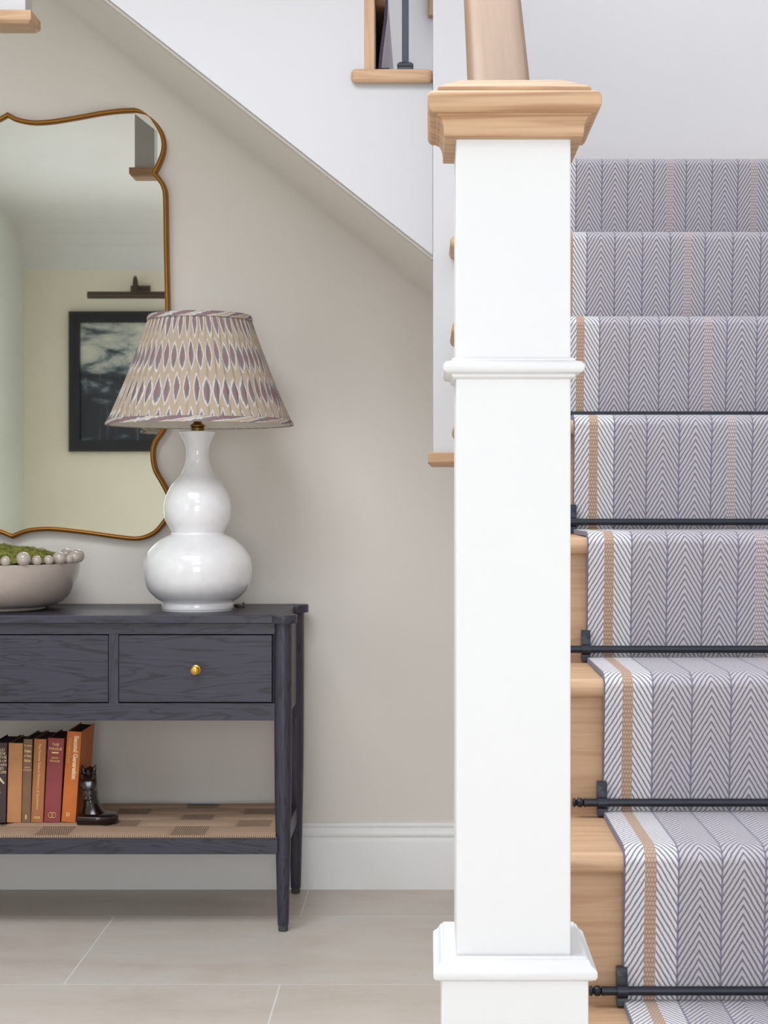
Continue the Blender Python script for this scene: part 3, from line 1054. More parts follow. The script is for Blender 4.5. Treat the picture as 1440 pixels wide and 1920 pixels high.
# woven paper cord: rows of long floats with ribbed blocks between, one mesh
bm = bmesh.new()
xs0, xs1 = TXL + 0.017, TXR - 0.017
bounds = [4.150]
tops = [1564, 1549, 1537.5, 1527, 1516, 1507]      # picture rows of the five bands
ZW = 0.2375
for ypx in tops[1:-1]:
    bounds.append((EYE - ZW) * F / (ypx - 935))
bounds.append(4.575)
rowb = []
nb = len(bounds) - 1
PER = 0.331
phase = [PX(354, 4.19), PX(475, 4.28), PX(367, 4.36), PX(485, 4.43), PX(377, 4.52)]
def shelf_top(x, y, r):
    return ZW
NXs = 420
for r in range(nb):
    ya, yb_ = bounds[r], bounds[r + 1]
    cols = []
    for i in range(NXs + 1):
        x = xs0 + (xs1 - xs0) * i / NXs
        t = ((x - phase[r]) / PER + 0.5) % 1.0 - 0.5          # 0 at the middle of a ribbed block
        d = abs(t) * PER
        hb = 0.043                                             # half length of a block
        if d < hb:
            rise = -0.0014; mat = 1; wy = 0.0
        else:
            q = min(1.0, (d - hb) / 0.03)
            rise = 0.0042 * math.sin(q * PI / 2); mat = 0; wy = 0.0
        cols.append((x, rise, mat))
    ny = 6
    grid = []
    for (x, rise, mat) in cols:
        ring = []
        for j in range(ny + 1):
            v = j / ny
            y = ya + (yb_ - ya) * v
            h = ZW + rise * (1 - abs(2 * v - 1) ** 4) - (0.0 if mat else 0.0006 * abs(2 * v - 1) ** 6)
            ring.append(bm.verts.new((x, y, h)))
        # front lip
        if r == 0:
            ring.insert(0, bm.verts.new((x, ya - 0.0012, ZW - 0.005)))
        grid.append(ring)
    for i in range(NXs):
        for j in range(len(grid[0]) - 1):
            f = bm.faces.new((grid[i][j], grid[i + 1][j], grid[i + 1][j + 1], grid[i][j + 1]))
            mt = 1 if (cols[i][2] and cols[i + 1][2]) else 0
            if r == 0 and j == 0: mt = 1
            f.material_index = mt
box(bm, xs0, xs1, 4.151, 4.574, 0.2300, 0.2345, 1)
o = obj('woven_shelf', bm, [M['cord_long'], M['cord_rib']], tab, smooth='auto')
o['label'] = 'woven tan paper cord shelf'

# ------------------------------------------------------------------ lamp
LX, LY = -0.5820, 4.345
lamp = thing('table_lamp', 'white double gourd ceramic lamp with pleated patterned shade on the console', 'table lamp', (LX, LY, ZT))
sc = LY / F
def lz(py): return EYE - (py - 935) * sc
gp = [(1141.5, 66), (1139, 67.5), (1131, 67.5), (1129.5, 65), (1127, 67), (1120, 78), (1107, 91), (1092, 98.5), (1075, 101.5), (1058, 101.5), (1042, 97), (1028, 88), (1015, 75),
      (1007, 63), (1001.5, 51), (999, 49), (996.5, 49.5), (990, 53), (979, 59), (966, 62.5), (950, 63.5), (935, 61), (920, 55), (908, 48), (897, 39), (888, 31.5), (878, 26.5), (866, 23), (852, 21.5), (842, 22), (832, 24.5), (822, 29), (814, 33.2), (810, 34.5)]
gs = spline([(h, y) for y, h in gp], 4)
prof = [(h * sc, lz(y)) for h, y in gs]
z_off = ZT - prof[0][1]
prof = [(r_, z) for r_, z in prof]
prof[0] = (prof[0][0], ZT + 0.0003)
prof += [(0.0440, lz(808.5)), (0.036, lz(808)), (0.014, lz(809))]
bm = bmesh.new(); lathe(bm, prof, LX, LY, 72)
obj('gourd_base', bm, M['ceramic'], lamp, smooth='auto', angle=50)
bm = bmesh.new()
lathe(bm, [(0.0165, lz(809)), (0.0165, lz(802)), (0.0150, lz(801)), (0.0190, lz(800)), (0.0190, lz(797.5)), (0.0165, lz(796)), (0.0120, lz(794)), (0.0085, lz(790)), (0.0085, lz(775)), (0.0150, lz(774)), (0.0150, lz(745)), (0.002, lz(744))], LX, LY, 32)
obj('collar', bm, M['oldbrass'], lamp, smooth='auto')
bm = bmesh.new(); lathe(bm, [(0.010, lz(744)), (0.014, lz(735)), (0.028, lz(715)), (0.030, lz(700)), (0.020, lz(685)), (0.002, lz(680))], LX, LY, 24)
obj('bulb', bm, M['lining'], lamp, smooth=True)
# shade
SXc, SYc = LX + 0.0055, LY
zt, zb_ = lz(593), lz(797)
rt, rb = 0.1265, 0.2345
npl = 52
segs = npl * 12
bm = bmesh.new()
uvl = bm.loops.layers.uv.new('UVMap')
nv = 24
rings = []
for j in range(nv + 1):
    v = j / nv
    row = []
    for i in range(segs):
        u = i / 12.0
        f = (u % 1.0)
        # knife pleat: slow rise then quick drop
        tri_ = (f / 0.8) if f < 0.8 else (1 - f) / 0.2
        amp = 0.0042 * (0.55 + 0.45 * v)
        wob = 0.6 * math.sin(u * 1.7) * 0.001
        r_ = rt + (rb - rt) * v + amp * (tri_ - 0.6) + wob - 0.004 * math.sin(v * PI)
        a_ = 2 * PI * (i / segs)
        row.append(bm.verts.new((SXc + r_ * math.cos(a_), SYc + r_ * math.sin(a_), zt + (zb_ - zt) * v)))
    rings.append(row)
for j in range(nv):
    for i in range(segs):
        i2 = (i + 1) % segs
        f = bm.faces.new((rings[j][i], rings[j][i2], rings[j + 1][i2], rings[j + 1][i]))
        us = (i / 12.0, (i + 1) / 12.0, (i + 1) / 12.0, i / 12.0)
        vs_ = (j / nv, j / nv, (j + 1) / nv, (j + 1) / nv)
        for l, uu, vv in zip(f.loops, us, vs_):
            l[uvl].uv = (uu, vv)
shade = obj('lamp_shade', bm, M['shade'], lamp, smooth='auto', angle=60)
def ring_band(r0, z0, r1, z1, m, name, th=0.0022):
    bm = bmesh.new()
    uvl = bm.loops.layers.uv.new('UVMap')
    S = 144
    sec = [(r0, z0), ((r0 + r1) / 2 + th * 0.8, (z0 + z1) / 2), (r1, z1), (r1 - th, z1 - 0.0003), (r0 - th, z0 + 0.0003)]
    rr = [[bm.verts.new((SXc + q[0] * math.cos(2 * PI * i / S), SYc + q[0] * math.sin(2 * PI * i / S), q[1])) for i in range(S)] for q in sec]
    for j in range(len(sec)):
        j2 = (j + 1) % len(sec)
        for i in range(S):
            f = bm.faces.new((rr[j][i], rr[j][(i + 1) % S], rr[j2][(i + 1) % S], rr[j2][i]))
            for l, (uu, vv) in zip(f.loops, ((i, j), (i + 1, j), (i + 1, j + 1), (i, j + 1))):
                l[uvl].uv = (uu * npl / S, vv / 3.0)
    return obj(name, bm, m, shade, smooth='auto', angle=60)
k_ = (rb - rt) / (zt - zb_)
ring_band(rt + 0.003, zt + 0.0015, rt + 0.0015 + 0.012 * k_ + 0.001, zt - 0.0125, M['shadeband'], 'top_trim')
ring_band(rb - 0.013 * k_ + 0.002, zb_ + 0.0135, rb + 0.0035, zb_ - 0.001, M['shadeband'], 'bottom_trim')
bm = bmesh.new()
lathe(bm, [(rt - 0.006, zt - 0.001), (rb - 0.007, zb_ + 0.0005)], SXc, SYc, 96, cap=False)
obj('lining', bm, M['lining'], shade, smooth=True)
bm = bmesh.new()
for q in range(3):
    a_ = 2 * PI * q / 3 + 0.4
    tube(bm, [(SXc, SYc, zt - 0.03), (SXc + (rt - 0.006) * math.cos(a_), SYc + (rt - 0.006) * math.sin(a_), zt - 0.004)], 0.0014, 8)
tube(bm, [(SXc, SYc, zt - 0.029), (LX, LY, lz(680) - 0.004)], 0.003, 8)
obj('shade_carrier', bm, M['oldbrass'], lamp, smooth=True)
bm = bmesh.new()
tube(bm, spline([(LX + 0.085, LY + 0.03, ZT + 0.010), (LX + 0.100, LY + 0.06, ZT + 0.006), (LX + 0.105, LY + 0.12, ZT + 0.003), (LX + 0.09, 4.59, ZT + 0.003)], 6), 0.0028, 8)
ball(bm, (LX + 0.0985, LY + 0.02, ZT + 0.0085), 0.0055, 10)
obj('flex', bm, M['flex'], lamp, smooth=True)

# ------------------------------------------------------------------ bowl with moss
BX, BY = PX(-13, 4.365), 4.365
bowl = thing('beaded_bowl', 'shallow glazed taupe bowl with round ceramic beads along its rim, left on the console', 'bowl', (BX, BY, ZT))
RB = 0.218
zr = EYE - (1061.5 - 935) * (BY - RB) / F
bm = bmesh.new()
pr = [(0.128, ZT + 0.0005), (0.131, ZT + 0.003), (0.131, ZT + 0.0085)]
H = zr - ZT - 0.008
for j in range(0, 15):
    t = j / 14
    a_ = t * PI / 2
    pr.append((0.131 + (RB - 0.131) * math.sin(a_) ** 0.92, ZT + 0.0085 + H * (1 - math.cos(a_)) ** 1.0))
pr += [(RB - 0.0005, zr - 0.001), (RB - 0.004, zr + 0.001), (RB - 0.010, zr - 0.001), (RB - 0.014, zr - 0.02), (RB - 0.05, ZT + 0.035), (0.1, ZT + 0.018), (0.001, ZT + 0.016)]
lathe(bm, pr, BX, BY, 96)
obj('bowl_body', bm, M['bowl'], bowl, smooth='auto', angle=50)
bm = bmesh.new(); lathe(bm, [(0.001, zr - 0.022), (RB - 0.016, zr - 0.024), (RB - 0.02, zr - 0.03), (0.001, zr - 0.03)], BX, BY, 48)
obj('soil', bm, M['bowlin'], bowl)
# beads: those seen are placed at their bearing, the rest fill the rim
rr = RB - 0.006
def ang_for(px, front=True):
    # solve for the bearing on the rim that projects to px
    best = None
    for i in range(0, 3600):
        th = -PI + 2 * PI * i / 3600
        x = BX + rr * math.sin(th); y = BY - rr * math.cos(th)
        if (math.cos(th) > 0) != front: continue
        e = abs(800 + x * F / y - px)
        if best is None or e < best[0]: best = (e, th)
    return best[1]
bead_list = [(10, 9.6), (44, 13.6), (69, 9.6), (91, 9.4), (111, 12.6), (129, 8.2), (140.5, 11.8)]
ths = []
for px, r_ in bead_list:
    th = ang_for(px, True)
    ths.append((th, r_ * (BY - rr * math.cos(th)) / F))
last = max(t_[0] for t_ in ths)
th = last + 0.17
sizes = [0.0125, 0.018, 0.0125, 0.0130, 0.0175, 0.0120, 0.0125, 0.0180]
i = 0
endth = min(t_[0] for t_ in ths) + 2 * PI
prev = 0.0165
while True:
    s_ = sizes[i % 8]
    th += (prev + s_ + 0.004) / rr if i else 0
    if th + (s_ + 0.013) / rr > endth: break
    ths.append((th, s_)); prev = s_
    i += 1
unit = None
bead_mesh = None
for th, r_ in ths:
    x = BX + rr * math.sin(th); y = BY - rr * math.cos(th)
    z = zr + r_ * 0.86
    if bead_mesh is None:
        bm = bmesh.new(); ball(bm, (x, y, z), 1.0, 24)
        o = obj('bead', bm, M['bowl'], bowl, smooth=True, at=(x, y, z))
        bead_mesh = o.data
        proto = o
    else:
        o = proto.copy(); C.objects.link(o); o.parent = bowl
        o.location = Vector((x, y, z)) - Vector(bowl.location)
    o.scale = (r_, r_, r_)
# moss: a mounded cushion of short blades
bm = bmesh.new()
def moss_h(x, y):
    r_ = math.hypot(x, y) / (RB - 0.018)
    return zr + 0.004 + 0.036 * max(0, 1 - r_ ** 2.0) + 0.004 * math.sin(31 * x + 2) * math.cos(27 * y) + 0.003 * math.sin(67 * x) * math.sin(59 * y) + 0.0022 * math.sin(151 * x + 1) * math.sin(173 * y)
Rm = RB - 0.020
for i in range(26):
    pass
g = {}
nr, na = 14, 60
for j in range(nr + 1):
    for i in range(na):
        r_ = Rm * j / nr
        a_ = 2 * PI * i / na
        x, y = r_ * math.cos(a_), r_ * math.sin(a_)
        g[(j, i)] = bm.verts.new((BX + x, BY + y, moss_h(x, y)))
for j in range(nr):
    for i in range(na):
        i2 = (i + 1) % na
        bm.faces.new((g[(j, i)], g[(j, i2)], g[(j + 1, i2)], g[(j + 1, i)]))
for q in range(30000):
    r_ = Rm * math.sqrt(random.random()); a_ = random.random() * 2 * PI
    x, y = r_ * math.cos(a_), r_ * math.sin(a_)
    z = moss_h(x, y) - 0.001
    L_ = random.uniform(0.003, 0.0095)
    dx, dy = random.uniform(-0.5, 0.5) * L_, random.uniform(-0.5, 0.5) * L_
    w = random.uniform(0.0006, 0.0012)
    t_ = random.random() * PI
    cx_, cy_ = w * math.cos(t_), w * math.sin(t_)
    a1 = bm.verts.new((BX + x - cx_, BY + y - cy_, z)); a2 = bm.verts.new((BX + x + cx_, BY + y + cy_, z))
    a3 = bm.verts.new((BX + x + dx, BY + y + dy, z + L_))
    bm.faces.new((a1, a2, a3))
me = bpy.data.meshes.new('moss')
bmesh.ops.translate(bm, verts=bm.verts, vec=-Vector((BX, BY, zr - 0.02)))
bm.to_mesh(me); bm.free(); me.materials.append(M['moss'])
o = link(bpy.data.objects.new('moss', me)); o.location = (BX, BY, zr - 0.02)
tag(o, 'mound of green moss filling the beaded taupe bowl', 'moss', kind='stuff')

# ------------------------------------------------------------------ wall mirror
YM = 4.612
mr_ = [(15, 216), (22, 220), (34, 225.5), (62, 230.5), (96, 229), (141, 222), (197, 212), (239, 208), (262, 209), (281, 218), (296, 236), (306, 259), (307, 281), (300, 303), (289, 324.5)]
mr2 = [(289, 325.5), (299, 337), (307, 351), (310.5, 375), (312, 469), (314.5, 582), (317, 680), (319, 752), (315, 785), (305, 808), (291, 829), (286.5, 851), (291, 880), (304, 904), (316, 928), (321, 955), (307, 980), (287, 1000.5), (258, 1009.5), (217, 1006), (167, 999), (104, 992), (66, 993), (44, 997.5), (24, 1005.5)]
right = spline(mr_, 6) + spline(mr2, 6)
right = [(PX(px, YM), zf(py, YM)) for px, py in right]
MC = PX(15, YM)
def mcx(z):      # the mirror hangs slightly out of square: its middle runs a little to the right lower down
    t = (z - right[0][1]) / (right[-1][1] - right[0][1])
    return right[0][0] + (right[-1][0] - right[0][0]) * t
left = [(2 * mcx(z) - x, z) for x, z in right][::-1]
MCb = PX(22, YM)
loop = right + [(x, z) for x, z in left]
# drop near duplicates
clean = []
for p_ in loop:
    if not clean or (math.hypot(p_[0] - clean[-1][0], p_[1] - clean[-1][1]) > 0.0015 and math.hypot(p_[0] - clean[0][0], p_[1] - clean[0][1]) > 0.0015):
        clean.append(p_)
loop = clean
mir = thing('wall_mirror', 'large curvy mirror in thin gilt frame on the wall above the console', 'mirror', (MC, YW, 1.60))
bm = bmesh.new()
YAW = 0.0      # the glass sits a touch askew on the wall
vs = [bm.verts.new((x, YM - (x - MC) * YAW, z)) for x, z in loop]
vb = [bm.verts.new((x, YM + 0.010, z)) for x, z in loop]
n_ = len(loop)
f1 = bm.faces.new(vs)
bm.faces.new(vb[::-1])
for i in range(n_):
    bm.faces.new((vs[i], vs[(i + 1) % n_], vb[(i + 1) % n_], vb[i]))
obj('glass', bm, M['mirror'], mir)
bm = bmesh.new()
# frame section swept round the outline, mitred
sec = [(-0.0062, 0.004), (-0.0062, -0.006), (-0.0030, -0.0105), (0.0, -0.0115), (0.0030, -0.0105), (0.0062, -0.006), (0.0062, 0.0165), (-0.0030, 0.0165)]
rings = []
for i in range(n_):
    p0, p1, p2 = Vector(loop[i - 1]), Vector(loop[i]), Vector(loop[(i + 1) % n_])
    d1_ = (p1 - p0).normalized(); d2_ = (p2 - p1).normalized()
    n1_ = Vector((d1_.y, -d1_.x)); n2_ = Vector((d2_.y, -d2_.x))
    nn = (n1_ + n2_)
    nn.normalize()
    kf = 1.0 / max(0.55, nn.dot(n1_))
    rings.append([bm.verts.new((p1.x + nn.x * s_[0] * -kf, YM + s_[1], p1.y + nn.y * s_[0] * -kf)) for s_ in sec])
for i in range(n_):
    a_, b_ = rings[i], rings[(i + 1) % n_]
    for j in range(len(sec)):
        bm.faces.new((a_[j], a_[(j + 1) % len(sec)], b_[(j + 1) % len(sec)], b_[j]))
obj('frame', bm, M['gilt'], mir, smooth='auto', angle=40)

# ------------------------------------------------------------------ books
fontcurve = {}
def text_bm(s_, size, extr=0.0004, sx=1.0, align='LEFT', spacing=1.0, bold=0.0):
    cu = bpy.data.curves.new('t', 'FONT')
    cu.body = s_
    cu.size = size
    cu.extrude = extr
    cu.offset = bold
    cu.align_x = align
    cu.space_character = spacing
    cu.resolution_u = 3
    o_ = bpy.data.objects.new('t', cu)
    C.objects.link(o_)
    dg = bpy.context.evaluated_depsgraph_get()
    me_ = bpy.data.meshes.new_from_object(o_.evaluated_get(dg))
    bpy.data.objects.remove(o_)
    bpy.data.curves.remove(cu)
    b_ = bmesh.new(); b_.from_mesh(me_)
    bpy.data.meshes.remove(me_)
    for v in b_.verts: v.co.x *= sx
    return b_
SYF = 4.285
ZS = ZW + 0.0042
def book(pl, pr_, ptop, lean_px, depth, cover_rgb, label, letters, page_rgb=(58, 50, 48), yoff=0.0):
    """pl, pr_: bottom edges of the spine in the picture; lean_px: sideways shift of the top"""
    Y = SYF + yoff
    xl_, xr_ = PX(pl, Y), PX(pr_, Y)
    w = xr_ - xl_
    h = (EYE - (ptop - 935) * Y / F) - ZS
    lean = math.atan2(lean_px * Y / F, h)
    t = thing('book', label, 'book', (xr_, Y, ZS), 'old hardback books on the lower shelf')
    t.rotation_euler = (0, lean, 0)
    def loc(name, bm, m, parent, **kw):
        # local coordinates: x from -w..0, y 0..depth, z 0..h
        bmesh.ops.recalc_face_normals(bm, faces=bm.faces)
        me_ = bpy.data.meshes.new(name); bm.to_mesh(me_); bm.free(); me_.materials.append(m)
        o_ = link(bpy.data.objects.new(name, me_)); o_.parent = parent
        if kw.get('bevel'):
            b_ = o_.modifiers.new('bevel', 'BEVEL'); b_.width = kw['bevel']; b_.segments = 2; b_.limit_method = 'ANGLE'
        return o_
    ct = 0.0022
    bm = bmesh.new()
    # cover: spine slightly rounded plus two boards as one outline extruded upwards
    pts = []
    for j in range(9):
        u = j / 8
        pts.append((-w + w * u, 0.0022 * (abs(2 * u - 1) ** 2.2)))
    pts += [(0, depth), (-ct, depth), (-ct, ct * 1.6)]
    pts += [(-w + ct, ct * 1.6), (-w + ct, depth), (-w, depth)]
    prism(bm, pts, 2, 0, h)
    cov = loc('cover', bm, cloth('book_cloth', cover_rgb), t, bevel=0.0006)
    bm = bmesh.new()
    box(bm, -w + ct * 1.02, -ct * 1.02, ct * 1.7, depth - 0.004, 0.003, h - 0.004)
    loc('pages', bm, plain('page_edge', page_rgb, 0.8), t)
    for (txt, size, px, py, mode, mt, spacing, bold) in letters:
        # px,py: fraction across the spine and distance from the top in picture pixels
        tb = text_bm(txt, size, align='CENTER' if mode == 'H' else 'LEFT', spacing=spacing, bold=bold)
        zt_ = h - py * Y / F
        for v in tb.verts:
            x_, y_, z_ = v.co
            if mode == 'H':
                v.co = Vector((-w + w * px + x_, -0.0004 - z_ + 0.0022 * abs(2 * min(1, max(0, px + x_ / w)) - 1) ** 2.2, zt_ + y_ - size * 0.35))
            else:
                v.co = Vector((-w + w * px + y_ - size * 0.35, -0.0004 - z_ + 0.0022 * abs(2 * min(1, max(0, px + (y_ - size * 0.35) / w)) - 1) ** 2.2, zt_ - x_))
        loc('lettering', tb, mt, cov)
    return t
G, DG = M['gold'], plain('bright_gold_foil', (222, 164, 70), 0.45, 0.1)
CRM = plain('cream_foil', (232, 206, 168), 0.5, 0.1)
FNT = plain('faint_foil', (214, 152, 92), 0.5, 0.1)
ln = 0.0012
b1 = book(-17, 10, 1393, 3.0, 0.15, (78, 62, 64), 'dark brown hardback at the left edge of the photo, leftmost of the shelf',
     [('FIELD', 0.0098, 0.52, 13, 'H', CRM, 1, 0), ('GUIDE', 0.0098, 0.52, 20, 'H', CRM, 1, 0), ('TO THE', 0.0098, 0.52, 27, 'H', CRM, 1, 0), ('BIRDS OF', 0.0088, 0.5, 34, 'H', CRM, 1, 0),
      ('BRITAIN', 0.0095, 0.52, 41, 'H', CRM, 1, 0), ('AND', 0.0095, 0.52, 48, 'H', CRM, 1, 0), ('EUROPE', 0.0095, 0.52, 55, 'H', CRM, 1, 0),
      ('----', 0.0095, 0.5, 92, 'H', CRM, 1, 0)])
book(12.5, 39, 1393.5, 3.5, 0.155, (196, 138, 92), 'light tan hardback with worn faint lettering, between dark brown and slim olive books',
     [('-----', 0.0105, 0.5, 16, 'H', FNT, 1, 0), ('---', 0.0105, 0.5, 23, 'H', FNT, 1, 0), ('-----', 0.0105, 0.5, 30, 'H', FNT, 1, 0), ('---', 0.0105, 0.55, 50, 'H', FNT, 1, 0), ('----', 0.0105, 0.55, 55, 'H', FNT, 1, 0)])
book(40, 56.5, 1386, 4.0, 0.165, (132, 104, 82), 'slim olive brown hardback about the Bible with gold lettering',
     [('The New', 0.0060, 0.5, 12, 'H', G, 0.9, 0), ('Atlas', 0.0105, 0.5, 22, 'H', G, 0.85, 0), ('of the', 0.0090, 0.5, 31, 'H', G, 0.85, 0), ('Bible', 0.0105, 0.5, 40, 'H', G, 0.85, 0),
      ('JAN H', 0.0055, 0.5, 53, 'H', CRM, 0.9, 0), ('NEGENMAN', 0.0042, 0.5, 58, 'H', CRM, 0.9, 0), ('II', 0.0150, 0.5, 146, 'H', G, 0.7, 0.0004)])
book(57.5, 80, 1386, 6.5, 0.160, (178, 116, 76), 'brown orange hardback with one long gold title down its spine',
     [('The Concise Oxford Dictionary of Quotations', 0.0082, 0.52, 8, 'V', G, 1.06, 0.00012), ('(OXO)', 0.0062, 0.5, 147, 'H', G, 0.8, 0.0003)])
mg = book(82, 112, 1384.5, 8.0, 0.160, (150, 72, 74), 'maroon red hardback with THE MAGUS in gold at the top of its spine',
     [('THE', 0.0098, 0.5, 12, 'H', G, 1, 0), ('MAGUS', 0.0098, 0.5, 20, 'H', G, 1, 0), ('JOHN', 0.0066, 0.5, 37, 'H', G, 1, 0), ('FOWLES', 0.0066, 0.5, 43, 'H', G, 1, 0)])
sg = book(114.5, 141, 1372, 11.5, 0.170, (206, 114, 56), 'tall orange hardback titled Second Generation leaning beside the horse head bookend',
     [('Second Generation', 0.0150, 0.70, 8, 'V', CRM, 0.93, 0.0007), ('Howard Fast', 0.0124, 0.27, 13, 'V', DG, 0.98, 0.0), ('D', 0.0125, 0.44, 156, 'H', G, 1, 0.0006)])
# emblem rings and bar on the maroon spine, bird on the bird guide
def local_part(name, bm, m, parent):
    bmesh.ops.recalc_face_normals(bm, faces=bm.faces)
    me_ = bpy.data.meshes.new(name); bm.to_mesh(me_); bm.free(); me_.materials.append(m)
    o_ = link(bpy.data.objects.new(name, me_)); o_.parent = parent
    return o_
w5 = PX(112, SYF) - PX(82, SYF)
h5 = (EYE - (1384.5 - 935) * SYF / F) - ZS
bm = bmesh.new()
for dx in (-0.0038, 0.0038):
    tube(bm, [(-w5 / 2 + dx + 0.0055 * math.cos(2 * PI * i / 24), -0.0004, 0.0185 + 0.0065 * math.sin(2 * PI * i / 24)) for i in range(24)], 0.0006, 6, closed=True)
box(bm, -w5 / 2 - 0.0085, -w5 / 2 + 0.0085, -0.0009, 0.0004, h5 - 28.5 * SYF / F, h5 - 26 * SYF / F)
local_part('emblem', bm, G, [c for c in mg.children if c.name.startswith('cover')][0])
w1 = PX(10, SYF) - PX(-17, SYF)
h1 = (EYE - (1393 - 935) * SYF / F) - ZS
bm = bmesh.new()
zc_ = h1 - 70 * SYF / F
prism(bm, [(-w1 * 0.85, zc_ + 0.004), (-w1 * 0.62, zc_ + 0.009), (-w1 * 0.45, zc_ + 0.008), (-w1 * 0.30, zc_ + 0.002), (-w1 * 0.10, zc_ - 0.008), (-w1 * 0.18, zc_ - 0.0095), (-w1 * 0.42, zc_ - 0.001), (-w1 * 0.62, zc_ - 0.001)], 1, -0.0006, 0.0012)
local_part('emblem', bm, CRM, [c for c in b1.children if c.name.startswith('cover')][0])

# ------------------------------------------------------------------ horse head bookend
HY = 4.300
hx = PX(168, HY)
horse = thing('horse_head_bookend', 'glossy dark brown horse head bookend with round foot, beside the orange book', 'bookend', (hx, HY, ZS))
hs = HY / F
def hp(px, py, y): return Vector(((px - 800) * hs, y, EYE - (py - 935) * hs))
def loft(bm, secs, seg=28):
    """secs: (centre, half width x, half depth, forward tilt, flat)"""
    rings = []
    for c, rx_, ry_, tilt in secs:
        ring = []
        for i in range(seg):
            a_ = 2 * PI * i / seg
            ca, sa = math.cos(a_), math.sin(a_)
            x = rx_ * math.copysign(abs(ca) ** 0.85, ca)
            y = ry_ * math.copysign(abs(sa) ** 0.85, sa)
            ring.append(bm.verts.new((c[0] + x, c[1] + y * math.cos(tilt), c[2] + y * math.sin(tilt))))
        rings.append(ring)
    for a_, b_ in zip(rings[:-1], rings[1:]):
        for i in range(seg):
            bm.faces.new((a_[i], a_[(i + 1) % seg], b_[(i + 1) % seg], b_[i]))
    bm.faces.new(rings[0][::-1]); bm.faces.new(rings[-1])
bm = bmesh.new()
zb0 = ZS
# neck: spreads into the foot
secs = []
for (px, py, y, rx_, ry_, tl) in [(176, 1532, HY + 0.010, 0.036, 0.034, 0), (174, 1526, HY + 0.012, 0.030, 0.030, 0), (171, 1516, HY + 0.016, 0.023, 0.027, 0), (168, 1503, HY + 0.020, 0.0185, 0.026, 0.1),
                                  (166.5, 1486, HY + 0.023, 0.0170, 0.027, 0.2), (166, 1468, HY + 0.023, 0.0165, 0.027, 0.3), (166, 1452, HY + 0.018, 0.0150, 0.022, 0.35), (166, 1444, HY + 0.013, 0.0110, 0.013, 0.4)]:
    secs.append((hp(px, py, y), rx_, ry_, tl))
sp_ = spline([(s_[0].x, s_[0].y, s_[0].z, s_[1], s_[2], s_[3]) for s_ in secs], 4)
loft(bm, [((a_[0], a_[1], a_[2]), a_[3], a_[4], a_[5]) for a_ in sp_])
# head from poll down to the muzzle, coming forward
secs = []
for (px, py, y, rx_, ry_, tl) in [(166, 1443, HY + 0.010, 0.0110, 0.008, 0.5), (166, 1447, HY + 0.006, 0.0160, 0.013, 0.5), (166, 1455, HY - 0.002, 0.0195, 0.017, 0.5), (166.5, 1463, HY - 0.008, 0.0195, 0.018, 0.5),
                                  (167.5, 1472, HY - 0.015, 0.0160, 0.016, 0.5), (169, 1480, HY - 0.021, 0.0135, 0.0135, 0.5), (170, 1487, HY - 0.025, 0.0145, 0.0125, 0.5), (170.5, 1492, HY - 0.027, 0.0130, 0.0105, 0.5), (170.5, 1495.5, HY - 0.027, 0.0080, 0.006, 0.5)]:
    secs.append((hp(px, py, y), rx_, ry_, tl))
sp_ = spline([(s_[0].x, s_[0].y, s_[0].z, s_[1], s_[2], s_[3]) for s_ in secs], 4)
loft(bm, [((a_[0], a_[1], a_[2]), a_[3], a_[4], a_[5]) for a_ in sp_])
# jaw cheeks, brows, nostrils, mane ridge
for s_ in (-1, 1):
    c = hp(166.5 + s_ * 10.0, 1465, HY + 0.001); ball(bm, c, 0.0085, 14, (0.7, 1.2, 1.4))
    c = hp(166.2 + s_ * 11.5, 1455.5, HY - 0.010); ball(bm, c, 0.0040, 12, (1, 1, 1))
    c = hp(166.2 + s_ * 10.8, 1452.5, HY - 0.010); ball(bm, c, 0.0046, 12, (1.3, 1, 0.5))
    c = hp(170.3 + s_ * 6.5, 1486, HY - 0.0345); ball(bm, c, 0.0034, 12, (1, 0.8, 1.2))
# ears
    e0 = hp(166 + s_ * 9.0, 1449, HY + 0.004); e1 = hp(166 + s_ * 13.0, 1433, HY + 0.002)
    tube(bm, [e0, e0.lerp(e1, 0.35), e0.lerp(e1, 0.7), e1], [0.0058, 0.0056, 0.0036, 0.0006], 10)
c = hp(166, 1447, HY - 0.004); ball(bm, c, 0.0055, 12, (0.9, 0.9, 1.3))
tube(bm, spline([hp(166, 1442, HY + 0.018)[:], hp(166, 1452, HY + 0.040)[:], hp(166.5, 1480, HY + 0.050)[:], hp(168, 1512, HY + 0.046)[:]], 5), 0.006, 10, sx=0.7)
# lower lip
c = hp(170.5, 1495, HY - 0.024); ball(bm, c, 0.0070, 12, (1.05, 0.9, 0.45))
me_ = bm
ho = obj('horse_head', bm, M['horse'], horse, smooth=True)
rm = ho.modifiers.new('remesh', 'REMESH'); rm.mode = 'VOXEL'; rm.voxel_size = 0.0011; rm.use_smooth_shade = True
sm = ho.modifiers.new('smooth', 'SMOOTH'); sm.factor = 0.5; sm.iterations = 3
bm = bmesh.new()
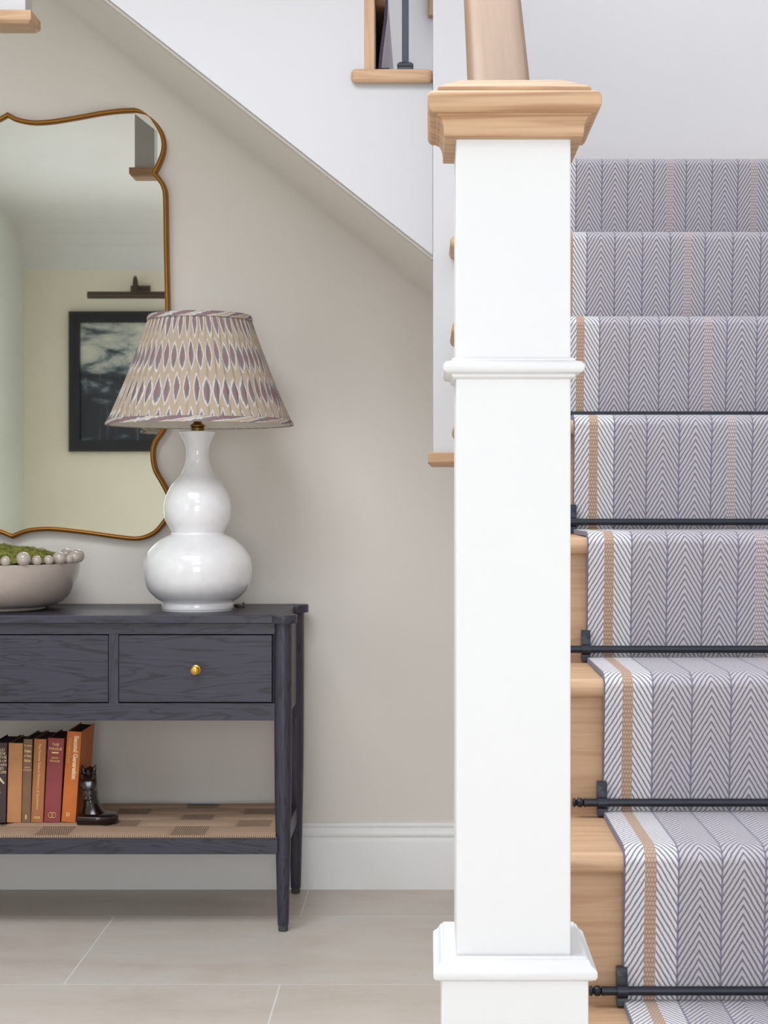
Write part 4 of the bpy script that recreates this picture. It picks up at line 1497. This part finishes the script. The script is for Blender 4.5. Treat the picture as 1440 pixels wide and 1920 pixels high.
# bridle straps
def strap(pts, r=0.0011):
    tube(bm, spline([hp(*p)[:] for p in pts], 5), r, 8)
strap([(157, 1482, HY - 0.022), (162, 1476, HY - 0.032), (169, 1474.5, HY - 0.0355), (176, 1476, HY - 0.031), (180, 1482, HY - 0.020)])
strap([(153.5, 1450, HY - 0.001), (151.2, 1462, HY - 0.006), (153.5, 1472, HY - 0.012), (157, 1482, HY - 0.022)])
strap([(178.8, 1450, HY - 0.001), (181, 1462, HY - 0.006), (181.5, 1472, HY - 0.010), (180, 1482, HY - 0.018)])
strap([(154, 1452, HY - 0.006), (160, 1449, HY - 0.014), (166.3, 1448, HY - 0.0165), (173, 1449, HY - 0.014), (178.5, 1452, HY - 0.006)])
obj('bridle', bm, M['horse'], horse, smooth=True)
bm = bmesh.new()
# foot: flat towards the books, rounded to the right, with a softened upper edge
def foot_outline(k):
    pts = []
    x0 = hp(149.5, 0, HY).x
    xc = hp(180, 0, HY).x
    ra = hp(221, 0, HY).x - xc
    pts.append((x0 + (1 - k) * 0.01, HY + 0.05 * k)); 
    pts.append((x0 + (1 - k) * 0.01, HY - 0.030 * k - 0.006))
    for j in range(17):
        a_ = -PI / 2 + PI * j / 16
        pts.append((xc + ra * k * math.cos(a_), HY + 0.007 + 0.045 * k * math.sin(a_)))
    return pts
zt_f = EYE - (1524 - 935) * 4.262 / F
layers = [(0.975, ZS), (1.0, ZS + 0.003), (1.0, ZS + 0.0145), (0.985, ZS + 0.017), (0.95, ZS + 0.0185), (0.7, ZS + 0.021)]
rings = [[bm.verts.new((p_[0], p_[1], z)) for p_ in foot_outline(k)] for k, z in layers]
for a_, b_ in zip(rings[:-1], rings[1:]):
    for i in range(len(a_)):
        bm.faces.new((a_[i], a_[(i + 1) % len(a_)], b_[(i + 1) % len(a_)], b_[i]))
bm.faces.new(rings[0][::-1]); bm.faces.new(rings[-1])
obj('foot', bm, M['horse'], horse, smooth='auto', angle=50)

# ------------------------------------------------------------------ picture and light on the wall behind the camera (seen in the mirror)
D = 2 * YM - YO
kx = D / F
px0, px1 = (131 - 800) * kx, (131 + 262 - 800) * kx
pz1, pz0 = EYE + (935 - 585) * kx, EYE + (935 - 847) * kx
pic = thing('framed_painting', 'abstract black and white painting in wide black frame, reflected in the mirror', 'painting', ((px0 + px1) / 2, YO, (pz0 + pz1) / 2))
fw = 0.070
bm = bmesh.new()
box(bm, px0, px1, YO, YO + 0.04, pz1 - fw, pz1); box(bm, px0, px1, YO, YO + 0.04, pz0, pz0 + fw)
box(bm, px0, px0 + fw, YO, YO + 0.04, pz0 + fw, pz1 - fw); box(bm, px1 - fw, px1, YO, YO + 0.04, pz0 + fw, pz1 - fw)
obj('frame', bm, M['black'], pic)
obj('canvas', B(px0 + fw, px1 - fw, YO + 0.002, YO + 0.018, pz0 + fw, pz1 - fw), M['canvas'], pic)
lx_ = (262 - 800) * kx
lz_ = lambda py: EYE + (935 - py) * kx
pl = thing('picture_light', 'bronze bar picture light above the painting, reflected in the mirror', 'picture light', (lx_, YO, lz_(541)))
bm = B(lx_ - 0.055, lx_ + 0.070, YO, YO + 0.02, lz_(548), lz_(536))
obj('wall_plate', bm, M['bronze'], pl, bevel=0.003)
bm = bmesh.new()
tube(bm, spline([(lx_ - 0.012, YO + 0.02, lz_(543)), (lx_ - 0.012, YO + 0.05, lz_(530)), (lx_ - 0.012, YO + 0.09, lz_(523)), (lx_ - 0.012, YO + 0.13, lz_(530)), (lx_ - 0.012, YO + 0.15, lz_(553))], 6), 0.009, 12)
obj('arm', bm, M['bronze'], pl, smooth=True)
bm = bmesh.new()
tube(bm, [((173 - 800) * kx, YO + 0.15, lz_(558.5)), ((351 - 800) * kx, YO + 0.15, lz_(558.5))], 0.0225, 20)
obj('lamp_bar', bm, M['bronze'], pl, smooth='auto')
